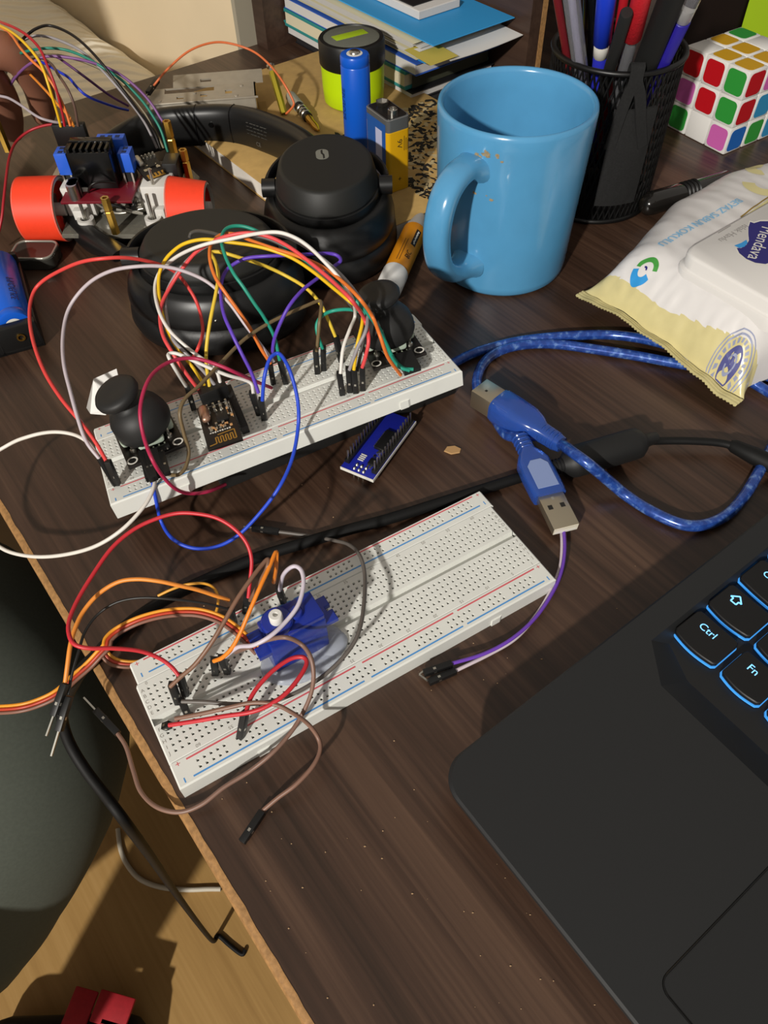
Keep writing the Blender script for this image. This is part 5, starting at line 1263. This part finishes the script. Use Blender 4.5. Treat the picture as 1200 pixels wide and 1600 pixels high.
b.loft(Lp, M_lap, True, False)
to = insd(outl, .8); zw = ZL-4.6
ta = to[:9]; x0, x1, y0, y1, y2 = 10.5, 350, 82.5, 94, 228
V = [Vector((p[0], p[1], ZL)) for p in ta] + [Vector((to[9][0], to[9][1], ZL)), Vector((to[9][0], y0, ZL)), Vector((x1, y0, ZL)), Vector((x0+14, y0, ZL)), Vector((x0, y0+11, ZL)), Vector((to[0][0], y0+11, ZL))]
b.add(V, [list(range(len(V)))], M_lap)
f4 = lambda *p: b.add([Vector(q) for q in p], [list(range(len(p)))], M_lap)
f4((to[0][0], y0+11, ZL), (x0, y0+11, ZL), (x0, y2, ZL), (to[0][0], y2, ZL)); f4((to[0][0], y2, ZL), (to[10][0], y2, ZL), (to[10][0], to[10][1], ZL), (to[0][0], to[10][1], ZL)); f4((x1, y0, ZL), (to[9][0], y0, ZL), (to[9][0], y2, ZL), (x1, y2, ZL))
f4((x0+14, y0, ZL), (x1, y0, ZL), (x1, y1, zw), (x0+18, y1, zw)); f4((x0, y0+11, ZL), (x0+14, y0, ZL), (x0+18, y1, zw), (x0+4, y0+18, zw))
f4((x0, y0+11, ZL), (x0+4, y0+18, zw), (x0+.4, y2, zw), (x0, y2, ZL)); f4((x0, y2, ZL), (x0+.4, y2, zw), (x1, y2, zw), (x1, y2, ZL)); f4((x1, y2, ZL), (x1, y2, zw), (x1, y1, zw), (x1, y0, ZL))
V = [(x0+4, y0+18, zw), (x0+18, y1, zw), (x1, y1, zw), (x1, y2, zw), (x0+.4, y2, zw)]; b.add([Vector(q) for q in V], [list(range(5))], M_well)
b.build('base', t, 20)
# groove seam along the left wall of the keyboard
b = MB(); b.T = LP.M; b.rod((x0+1.2, y0+16, zw+.1), (x0+1.2, y2, zw+.1), 1.6, .5, M_blk, up=(0, 0, 1)); b.build('seam', t, 30)
def keypoly(x0, y0, x1, y1, d=0):
    x0 -= d; x1 += d; y0 -= d; y1 += d; r = 1.6+d; pts = []
    n = 8
    for k in range(n+1): u = k/n; pts.append((x0+1+(x1-x0-2)*u, y0+1.6*(1-math.sin(PI*(.1+.8*u)))*1.0))
    pts += [(x1, y0+2.4), (x1, y1-r), (x1-.5*r, y1-.1*r), (x1-r, y1), (x0+r, y1), (x0+.5*r, y1-.1*r), (x0, y1-r), (x0, y0+2.4)]
    return pts
def key(x0, y0, x1, y1, leg=None, sz=4.3, lx=None):
    b = MB(); b.T = LP.M; b.prism(keypoly(x0, y0, x1, y1), zw+1.4, zw+3.6, M_lapk, .35); k = b.build('key', t, 40)
    b = MB(); b.T = LP.M; b.prism(keypoly(x0, y0, x1, y1, .3), zw+.6, zw+1.3, M_glow); b.build('backlight', k, 40)
    if leg:
        b = MB(); b.T = LP.M; c = (x0+4.4 if lx is None else lx, y1-5.2, zw+3.66)
        if leg == 'UP':
            P_ = [(0, 2.6), (2.4, .1), (1.2, .1), (1.2, -1.6), (-1.2, -1.6), (-1.2, .1), (-2.4, .1)]
            for p, q in zip(P_, P_[1:]+P_[:1]): b.rod((c[0]+1.5+p[0], c[1]+p[1], c[2]), (c[0]+1.5+q[0], c[1]+q[1], c[2]), .55, .05, M_leg)
        else: b.text(leg, sz, c, (1, 0, 0), (0, 1, 0), M_leg, 'LEFT')
        b.build('legend', k, smooth=False)
R1 = 103.2; kh = 15.6; pt_ = 19.05
for (a, c, lg) in ((12.3, 30.8, 'Ctrl'), (33.6, 49.6, 'Fn'), (52.4, 68.4, 'Alt'), (71.3, 87.3, None), (90, 180, None)): key(a, R1, c, R1+kh, lg)
for i, (a, c, lg) in enumerate([(12.3, 31.2, 'UP'), (34, 50, '<')] + [(53+19.05*k, 69+19.05*k, ch) for k, ch in enumerate('ZXCVB')]): key(a, R1+pt_, c, R1+pt_+kh, lg)
for i, (a, c, lg) in enumerate([(12.3, 40, 'Caps Lock')] + [(43+19.05*k, 59+19.05*k, ch) for k, ch in enumerate('ASDFG')]): key(a, R1+2*pt_, c, R1+2*pt_+kh, lg)
for i, (a, c, lg) in enumerate([(12.3, 35, 'Tab')] + [(38+19.05*k, 54+19.05*k, ch) for k, ch in enumerate('QWERT')]): key(a, R1+3*pt_, c, R1+3*pt_+kh, lg)
# touchpad: a fine groove round a flush pad
pr_ = [Vector((q[0], q[1], ZL)) for q in rrect(106, 62, 4, 6, 83.5+53, 12+31)]
b = MB(); b.T = LP.M; b.tube(pr_, .32, M_gloss, 6, closed=True); b.build('touchpad_groove', t, 60)
b = MB(); b.T = LP.M; b.prism(rrect(105, 61, 3.6, 6, 83.5+53, 12+31), ZL-.4, ZL+.03, P('touchpad_surface', '1d1e1f', .45)); b.build('touchpad', t, 30)
# lid, opened beyond the frame
b = MB(); b.T = LP.M @ Matrix.Translation((0, D_-6, ZL-3)) @ Matrix.Rotation(math.radians(-22), 4, 'X'); b.box((W_/2, 4, 118), (W_-4, 7, 236), M_lap, 1.5); ld = b.build('lid', t, 30)
b = MB(); b.T = LP.M @ Matrix.Translation((0, D_-6, ZL-3)) @ Matrix.Rotation(math.radians(-22), 4, 'X'); b.box((W_/2, .3, 122), (W_-16, .3, 200), M_gloss); b.build('screen', ld, 30)

# ================================================================== wet wipes pack
WP = Fr(U(922, 458, 13), E2, -E1)       # x along the pack, y = -E1 ; the pack spans y -Wd..0
WP = Fr((WP.o.x, WP.o.y, 0), E2, -E1)
M_film = P('white_film', 'd3d0ce', .35, bump=.05, noise_scale=120); M_yel = P('pale_yellow_film', 'c8bd8a', .28, noise_amt=.06, noise_scale=80); M_navy = P('navy_print', '211c6c', .4); M_sky = P('sky_blue_print', '7fb3d6', .5); M_sky2 = P('bright_blue_print', '2f8fd0', .4); M_grn = P('green_print', '3f8f3a', .5); M_lid = P('white_lid_plastic', 'd6d3cf', .3)
PL, PW, PH = 205., 98., 42.
def sides(u):
    e = max(min(u/.13, (1-u)/.13, 1.), 0); fl = 5*(1-e)**3; k = min(1, max(0, (min(u, 1-u)-.05)/.34))
    return 3*e-22*k-fl, PW-2*e+22*k+fl
def pk(u, v, side=1):
    # u along, v across (0 = far-left edge, 1 = near-right edge)
    e = min(u/.13, (1-u)/.13, 1.); e = max(e, 0)
    prof = (1-(1-e)**2.2)**.8
    flare = 6*(1-e)**3
    c = (abs(2*v-1))
    dome = (1-c**7)**.5 if c < 1 else 0
    ya, yb = sides(u)
    y = -(ya + v*(yb-ya))
    zm = 11 + 2.5*math.sin(v*4+.5)*(1-prof)
    if side > 0: z = zm*(1-prof*.4) + (PH-zm*.6)*prof*dome
    else: z = zm*(1-prof*.4)*(1-prof*dome*1.0)
    n = noise.noise((u*9, v*5, .3))*1.6 + noise.noise((u*28, v*14, 2))*.7 - 2.6*(1-e)*min(1, e*6)*abs(noise.noise((u*22+v*9, v*16-u*6, 5)))**.7*1.3
    z += n*(1 if side > 0 else .2)*(.25+.75*(1-prof*.55))*(1 if c < .97 else .2)
    x = PL*u - 5*(1-e)**3*math.sin(v*PI)*0 + 1.6*noise.noise((v*6, 1, 1))*(1-e)
    return Vector((x, y, max(z, .35)))
t = thing('wet_wipes', 'white and pale yellow wet wipes pack with a blue logo lid at right', 'wipes', WP)
b = MB(); b.T = WP.M
NU, NV = 300, 60
for side in (1, -1):
    vs = [pk(i/NU, j/NV, side) for j in range(NV+1) for i in range(NU+1)]
    for m, lo_, hi_ in ((M_yel, 0, .15), (M_film, .15, 1.01)):
        fs = []
        for j in range(NV):
            for i in range(NU):
                lim = .036 - .012*math.sin(j/NV*3.1) + .03*(j/NV)**3
                if ((i+.5)/NU < lim) == (m is M_yel):
                    q = [j*(NU+1)+i, j*(NU+1)+i+1, (j+1)*(NU+1)+i+1, (j+1)*(NU+1)+i]; fs.append(q[::-1] if side > 0 else q)
        b.add(vs, fs, m)
pack = b.build('film_pack', t, 70)
# crimped seal strip with a toothed edge
b = MB(); b.T = WP.M
def seal(u, v):
    q = pk(0, v, 1); k = 1 if int(v*110) % 2 else 0
    return Vector((q.x-6*u-(.6*k if u > .9 else 0), q.y, q.z-.4+ .25*math.sin(u*18)+2.2*math.sin(v*3.3)*u))
b.grid(seal, 8, 220, M_yel); n0 = len(b.v); b.grid(lambda u, v: seal(u, v)-Vector((0, 0, .35)), 8, 220, M_yel); b.build('crimped_seal', t, 60)
# printing that follows the film
def srf(x, y, lift=.12):      # x along the pack (mm), y across from the far-left edge (mm)
    u_ = min(max(x/PL, 0), 1); ya, yb = sides(u_); q = pk(u_, min(max((y-ya)/(yb-ya), 0.001), .999), 1); return Vector((q.x, q.y, q.z+lift))
def print_on(b, pts2, m, lift=.35): b.add([srf(p[0], p[1], lift) for p in pts2], [list(range(len(pts2)))], m)
def text_on(b, txt, size, o, rd, m, align='CENTER', lift=.4, f=srf):
    vs, fs = glyphs(txt, align); rd = Vector(rd).normalized(); up = Vector((rd.y, -rd.x))      # frame is mirrored (y = across)
    b.add([f(o[0]+rd.x*p[0]*size+up.x*p[1]*size, o[1]+rd.y*p[0]*size+up.y*p[1]*size, lift) for p in vs], fs, m)
def wloc(u, v, z): q = WP.loc(U(u, v, z)); return q.x, -q.y
b = MB(); b.T = WP.M
q_ = wloc(1096, 344, 43)
for o_ in (-.16, 0, .16): text_on(b, 'BEYAZ SABUN KOKULU', 6.4, (q_[0]+o_, q_[1]), (-1, 0), M_sky)
b.build('printed_title', pack, smooth=False)
def ringp(b, c, r0, r1, a0, a1, m, sx=1, n=24, lift=.4):
    vs = []; 
    for k in range(n+1):
        a = a0+(a1-a0)*k/n; vs += [srf(c[0]+r0*math.cos(a)*sx, c[1]+r0*math.sin(a), lift), srf(c[0]+r1*math.cos(a)*sx, c[1]+r1*math.sin(a), lift)]
    b.add(vs, [[2*k, 2*k+1, 2*k+3, 2*k+2] for k in range(n)], m)
c = wloc(1008, 413, 38); b = MB(); b.T = WP.M
ringp(b, c, 2.6, 5.6, 1.9, 4.6, M_sky2); ringp(b, (c[0], c[1]+1), 3.6, 6, -1.5, 1.3, M_grn); ringp(b, c, .8, 1.6, -.5, 1.5, M_navy); b.build('leaf_emblem', pack, smooth=False)
c = wloc(1168, 508, 43); b = MB(); b.T = WP.M; M_gr = P('grey_blue_print', '8d93ad', .5)
ringp(b, c, 9.4, 9.9, 0, 2*PI, M_gr, n=40); ringp(b, c, 7.8, 8.5, 0, 2*PI, M_gr, n=40)
for k in range(22): a = 2*PI*k/22; ringp(b, c, 5.4, 7.0, a, a+.16, M_gr, n=2)
ringp(b, c, 0.1, 4.6, 0, 2*PI, P('grey_navy_print', '4d4f86', .5), n=32); ringp(b, c, 1.8, 2.5, 0, 2*PI, M_gr, n=24, lift=.5); b.build('round_badge', pack, smooth=False)
b = MB(); b.T = WP.M
c1_, c2_ = wloc(1140, 263, 30), wloc(1164, 271, 33); dx_, dy_ = c2_[0]-c1_[0], c2_[1]-c1_[1]
print_on(b, [c1_, (c1_[0]+dx_, c1_[1]+dy_), (c1_[0]+dx_+1, c1_[1]+dy_-2), (c1_[0]+2, c1_[1]-2)][::-1], M_navy); b.build('printed_dash', pack, smooth=False)
b = MB(); b.T = WP.M; M_cr2 = P('cream_print', 'cfc58f', .5); M_gd = P('gold_print', '8a6f22', .4)
c_ = wloc(1196, 284, 44); ringp(b, c_, 5, 12, .6, 4.2, M_cr2); c_ = wloc(1188, 262, 42); ringp(b, c_, 2, 8, 2.2, 6, M_cr2)
g0, g1 = wloc(1158, 334, 44), wloc(1222, 288, 44)
for k in range(16):
    a_, b_ = k/16, (k+1)/16; q0_ = [g0[i]+(g1[i]-g0[i])*a_ for i in (0, 1)]; q1_ = [g0[i]+(g1[i]-g0[i])*b_ for i in (0, 1)]
    for off, m in ((0, M_gd), (1.6, M_cr2)): print_on(b, [(q0_[0], q0_[1]+off), (q1_[0], q1_[1]+off), (q1_[0], q1_[1]+off+(.9 if off == 0 else 7)), (q0_[0], q0_[1]+off+(.9 if off == 0 else 7))], m, .4)
b.build('printed_flowers', pack, smooth=False)
# lid
ltop = PH+8
lx, ly = wloc(1063, 392, ltop)
LW, LH = 92., 62.
b = MB(); b.T = WP.M
o1 = [(p[0]+lx+LW/2, -(p[1]+ly+LH/2)) for p in rrect(LW, LH, 9, 6)][::-1]
def sc(d): return [(lx+LW/2+(p[0]-lx-LW/2)*(1-2*d/LW), -(ly+LH/2)+(p[1]+ly+LH/2)*(1-2*d/LH)) for p in o1]
L = [[Vector((p[0], p[1], z)) for p in sc(d)] for d, z in ((-1.6, PH-7), (-1.6, PH-.6), (-1.3, PH), (-.4, PH+.4), (0, PH+1), (0, ltop-1.6), (.6, ltop-.5), (1.6, ltop))]
b.loft(L, M_lid, True, True); lid = b.build('lid', t, 35)
def lsf(x, y, lift=.1): return Vector((x, -y, ltop+lift))
b = MB(); b.T = WP.M
M_gt = P('grey_lettering', '8f8b88', .5)
q1, q2 = wloc(1165, 352, ltop), wloc(1127, 377, ltop)
text_on(b, 'Islak Havlu', 5.2, ((q1[0]+q2[0])/2, (q1[1]+q2[1])/2), (-1, 0), M_gt, lift=.12, f=lsf)
q1, q2 = wloc(1141, 352, ltop), wloc(1121, 364, ltop); b.add([lsf(q1[0], q1[1], .1), lsf(q2[0], q2[1], .1), lsf(q2[0], q2[1]+.6, .1), lsf(q1[0], q1[1]+.6, .1)], [[0, 1, 2, 3]], M_gt)
b.build('lid_lettering', lid, smooth=False)
# logo: navy heart-like shape outlined in white with a light blue swoosh
lg = [(1172, 347), (1178, 349), (1188, 346), (1200, 346), (1215, 352), (1225, 372), (1222, 395), (1210, 408), (1196, 413), (1180, 411), (1166, 405), (1155, 396), (1151, 388), (1158, 388), (1166, 383), (1170, 376), (1169, 366), (1169, 356)]
lgw = [wloc(u, v, ltop) for u, v in lg]
cx_ = sum(p[0] for p in lgw)/len(lgw); cy_ = sum(p[1] for p in lgw)/len(lgw)
def lpoly(b, pts, m, lift, s=1.): b.add([lsf(cx_+(p[0]-cx_)*s, cy_+(p[1]-cy_)*s, lift) for p in pts], [list(range(len(pts)))], m)
b = MB(); b.T = WP.M; lpoly(b, lgw, M_wprint, .1, 1.07); lpoly(b, lgw, M_navy, .16)
sw = [wloc(u, v, ltop) for u, v in ((1147, 384), (1158, 380), (1166, 375), (1168, 380), (1163, 386), (1155, 388))]
lpoly(b, sw, M_sky2, .18)
rd = Vector((-.84, .54)); 
qc = wloc(1188, 380, ltop)
r0, r1 = wloc(1200, 352, ltop), wloc(1176, 404, ltop); rd = Vector((r1[0]-r0[0], r1[1]-r0[1]))
text_on(b, 'Mendava', rd.length*.27, qc, (rd.x, rd.y), M_wprint, lift=.22, f=lsf); b.build('logo', lid, smooth=False)
# dark rounded stick behind the wipes
p0, p1 = U(1013, 319, 8), U(1135, 283, 8); d = (p1-p0).normalized(); L = (p1-p0).length
t = thing('lighter', 'dark glossy rounded stick lying between the pen cup base and the wipes', 'stick', p0)
b = MB(); b.lathe([(.5, -6), (4, -5), (6.6, -2), (7.4, 3), (7.4, L*.35), (6.6, L*.4), (6.6, L)], p0, P('smoky_dark_plastic', '171513', .15, coat=.5), 28, ax=d); lb_ = b.build('body', t, 50)
b = MB()
for k in range(4): b.lathe([(7, 0), (7.6, .8), (7, 1.6)], p0+d*(L*.42+3*k), M_blk, 24, ax=d)
b.build('grip_ribs', lb_, 50)

# ================================================================== person at the left of the desk
M_skin = P('skin', '8d5f4a', .5, sss=.08, noise_amt=.05, noise_scale=60); M_short = P('olive_shorts_cloth', '434840', .9, noise_amt=.08, noise_scale=500); M_shirt = P('grey_shirt', '4a4a50', .9)
nodes = [   # (x, y, z, radius, parent)
 (-665, 200, -200, 115, -1), (-670, 205, -60, 118, 0), (-645, 210, 120, 130, 1), (-610, 215, 290, 125, 2), (-570, 218, 385, 62, 3), (-540, 220, 455, 54, 4), (-505, 224, 525, 84, 5), (-500, 226, 605, 72, 6),
 (-580, 225, -200, 88, 0), (-420, 245, -188, 78, 8), (-268, 212, -178, 60, 9), (-308, 134, -300, 52, 10), (-368, 80, -440, 48, 11), (-545, 70, -640, 36, 12), (-560, 60, -700, 34, 13), (-540, -20, -722, 22, 14),
 (-590, 120, -205, 88, 0), (-460, 65, -195, 78, 16), (-335, 8, -195, 60, 17), (-370, -25, -340, 54, 18), (-420, -60, -640, 36, 19), (-428, -70, -700, 34, 20), (-390, -150, -722, 22, 21),
 (-600, 345, 310, 62, 3), (-550, 450, 160, 46, 23), (-490, 500, 80, 40, 24), (-400, 530, 96, 33, 25), (-318, 534, 100, 26, 26), (-262, 518, 98, 20, 27),
 (-640, 90, 300, 62, 3), (-700, -10, 60, 46, 29), (-640, -20, -60, 38, 30), (-540, 10, -100, 30, 31), (-490, 30, -104, 26, 32),
]
HS = Vector((-10, 0, -12))
for i_ in (27, 28): n_ = nodes[i_]; nodes[i_] = (n_[0]+HS.x, n_[1]+HS.y, n_[2]+HS.z, n_[3], n_[4])
def finger(base, pts, r):
    pts = [(p[0]+HS.x, p[1]+HS.y, p[2]+HS.z) for p in pts]
    k = base
    for i, p in enumerate(pts): nodes.append((p[0], p[1], p[2], r[i], k)); k = len(nodes)-1
for i, (kx, ky) in enumerate(((-214, 530), (-236, 520), (-257, 512), (-276, 502))):
    l = (1.0, 1.08, 1.0, .82)[i]
    finger(28, [(kx-6, ky-4, 94), (kx, ky+4, 84), (kx-3, ky+22, 84-24*l), (kx-10, ky+34, 84-42*l), (kx-16, ky+40, 84-57*l)], (12, 12, 11, 10, 7.5))
finger(27, [(-286, 506, 84), (-262, 484, 66), (-252, 476, 46), (-248, 474, 30)], (13, 11.5, 10.5, 8))
me = D.meshes.new('body_cage'); me.from_pydata([tuple(Vector(n[:3])*MM) for n in nodes], [(i, n[4]) for i, n in enumerate(nodes) if n[4] >= 0], [])
ob = D.objects.new('body_cage', me); COL.objects.link(ob)
md = ob.modifiers.new('Skin', 'SKIN'); md.use_smooth_shade = True
sv = me.skin_vertices[0].data
for i, n in enumerate(nodes): sv[i].radius = (n[3]*MM, n[3]*MM); sv[i].use_root = (i == 0)
ms = ob.modifiers.new('Sub', 'SUBSURF'); ms.levels = 2; ms.render_levels = 2
dg = bpy.context.evaluated_depsgraph_get(); dg.update(); bm_ = D.meshes.new_from_object(ob.evaluated_get(dg))
vs = [v.co.copy()/MM for v in bm_.vertices]; fs = [list(p.vertices) for p in bm_.polygons]
D.objects.remove(ob)
b = MB(); b.add(vs, fs, M_skin)
per = b.build('person', None, 180, origin=Matrix.Translation((-560, 200, -740)))
props(per, 'person in dark olive shorts seated left of the desk, fingers resting behind the robot car', 'person')
def cloth(nm, pts, rad, m, seg=40, amp=3., cap=False):
    P3 = smooth_path([Vector(p) for p in pts], 8); n = len(P3); L = []; u = Vector((0, 0, 1))
    rr = []
    for i in range(n):
        s = i/(n-1)*(len(pts)-1); k = min(int(s), len(pts)-2); f = s-k; rr.append(rad[k]*(1-f)+rad[k+1]*f)
    for i, p in enumerate(P3):
        tg = (P3[min(i+1, n-1)]-P3[max(i-1, 0)]).normalized(); u = (u-tg*u.dot(tg)).normalized(); w = tg.cross(u)
        L.append([p+(w*math.cos(2*PI*k/seg)+u*math.sin(2*PI*k/seg))*(rr[i]+amp*noise.noise((p.x*.012+math.cos(2*PI*k/seg)*1.6, p.y*.012+math.sin(2*PI*k/seg)*1.6, p.z*.012))) for k in range(seg)])
    b = MB(); b.loft(L, m, cap, False); return b.build(nm, per, 180)
cloth('shorts', [(-650, 205, -205), (-560, 235, -202), (-420, 245, -190), (-310, 238, -186), (-262, 198, -212), (-304, 140, -292), (-336, 112, -340)], [118, 106, 100, 98, 86, 76, 72], M_short, amp=7)
cloth('shorts', [(-660, 150, -205), (-590, 120, -200), (-460, 66, -194), (-350, 16, -196), (-345, -8, -250), (-372, -28, -400)], [110, 100, 90, 80, 74, 66], M_short, amp=6)
cloth('shirt', [(-668, 200, -190), (-672, 206, -50), (-657, 211, 120), (-632, 216, 290), (-600, 219, 375)], [136, 140, 152, 150, 78], M_shirt)
cloth('shirt_sleeve', [(-640, 280, 330), (-600, 345, 308), (-555, 444, 170)], [88, 76, 60], M_shirt)
b = MB(); b.ball((-512, 224, 585), (94, 98, 92), P('dark_hair', '15110e', .7), 24, 12); b.build('hair', per, 60)

# ================================================================== bag on the floor
bc = U(80, 1655, -690); 
t = thing('bag', 'black bag with bright red panels on the floor at the bottom left', 'bag', (bc.x, bc.y-30, -740))
b = MB(); b.box((bc.x+5, bc.y-40, -712), (170, 160, 54), P('black_nylon', '0c0c0d', .8, noise_amt=.2, noise_scale=200), 22, 3); b.build('body', t, 50)
M_rp = P('red_panel', 'a01822', .7, noise_amt=.1, noise_scale=200)
for (u, v, w, h) in ((122, 1582, 26, 44), (176, 1578, 40, 30), (178, 1612, 36, 18)):
    p = U(u, v, -683); b = MB(); b.box((p.x, p.y, -684), (w, h, 5), M_rp, 1.5, R=Matrix.Rotation(-.25, 3, 'Z')); b.build('red_panel', t, 40)

# ================================================================== light, world, camera
sc = bpy.context.scene
def light(name, loc, e, r, col):
    l = D.lights.new(name, 'POINT'); l.energy = e; l.shadow_soft_size = r; l.color = col
    o = D.objects.new(name, l); COL.objects.link(o); o.location = loc; return o
light('room_lamp', (-1.15, -2.2, DESK+1.50), 430, .055, (1.0, .955, .885))
w = D.worlds.new('room_ambient'); w.use_nodes = True; sc.world = w
bg = w.node_tree.nodes['Background']; bg.inputs['Color'].default_value = (1, .92, .82, 1); bg.inputs['Strength'].default_value = .36
cam = D.cameras.new('camera'); co = D.objects.new('camera', cam); COL.objects.link(co); sc.camera = co
cam.sensor_fit = 'HORIZONTAL'; cam.sensor_width = 36; cam.lens = 36*FPX/1200; cam.clip_start = .01; cam.clip_end = 30
co.matrix_world = Matrix(((CRT.x, -CDN.x, -CFW.x, 0), (CRT.y, -CDN.y, -CFW.y, 0), (CRT.z, -CDN.z, -CFW.z, CAMH*MM+DESK), (0, 0, 0, 1)))
vs_ = sc.view_settings; vs_.view_transform = 'Standard'; vs_.look = 'None'; vs_.gamma = 1; vs_.exposure = 0; vs_.use_curve_mapping = False
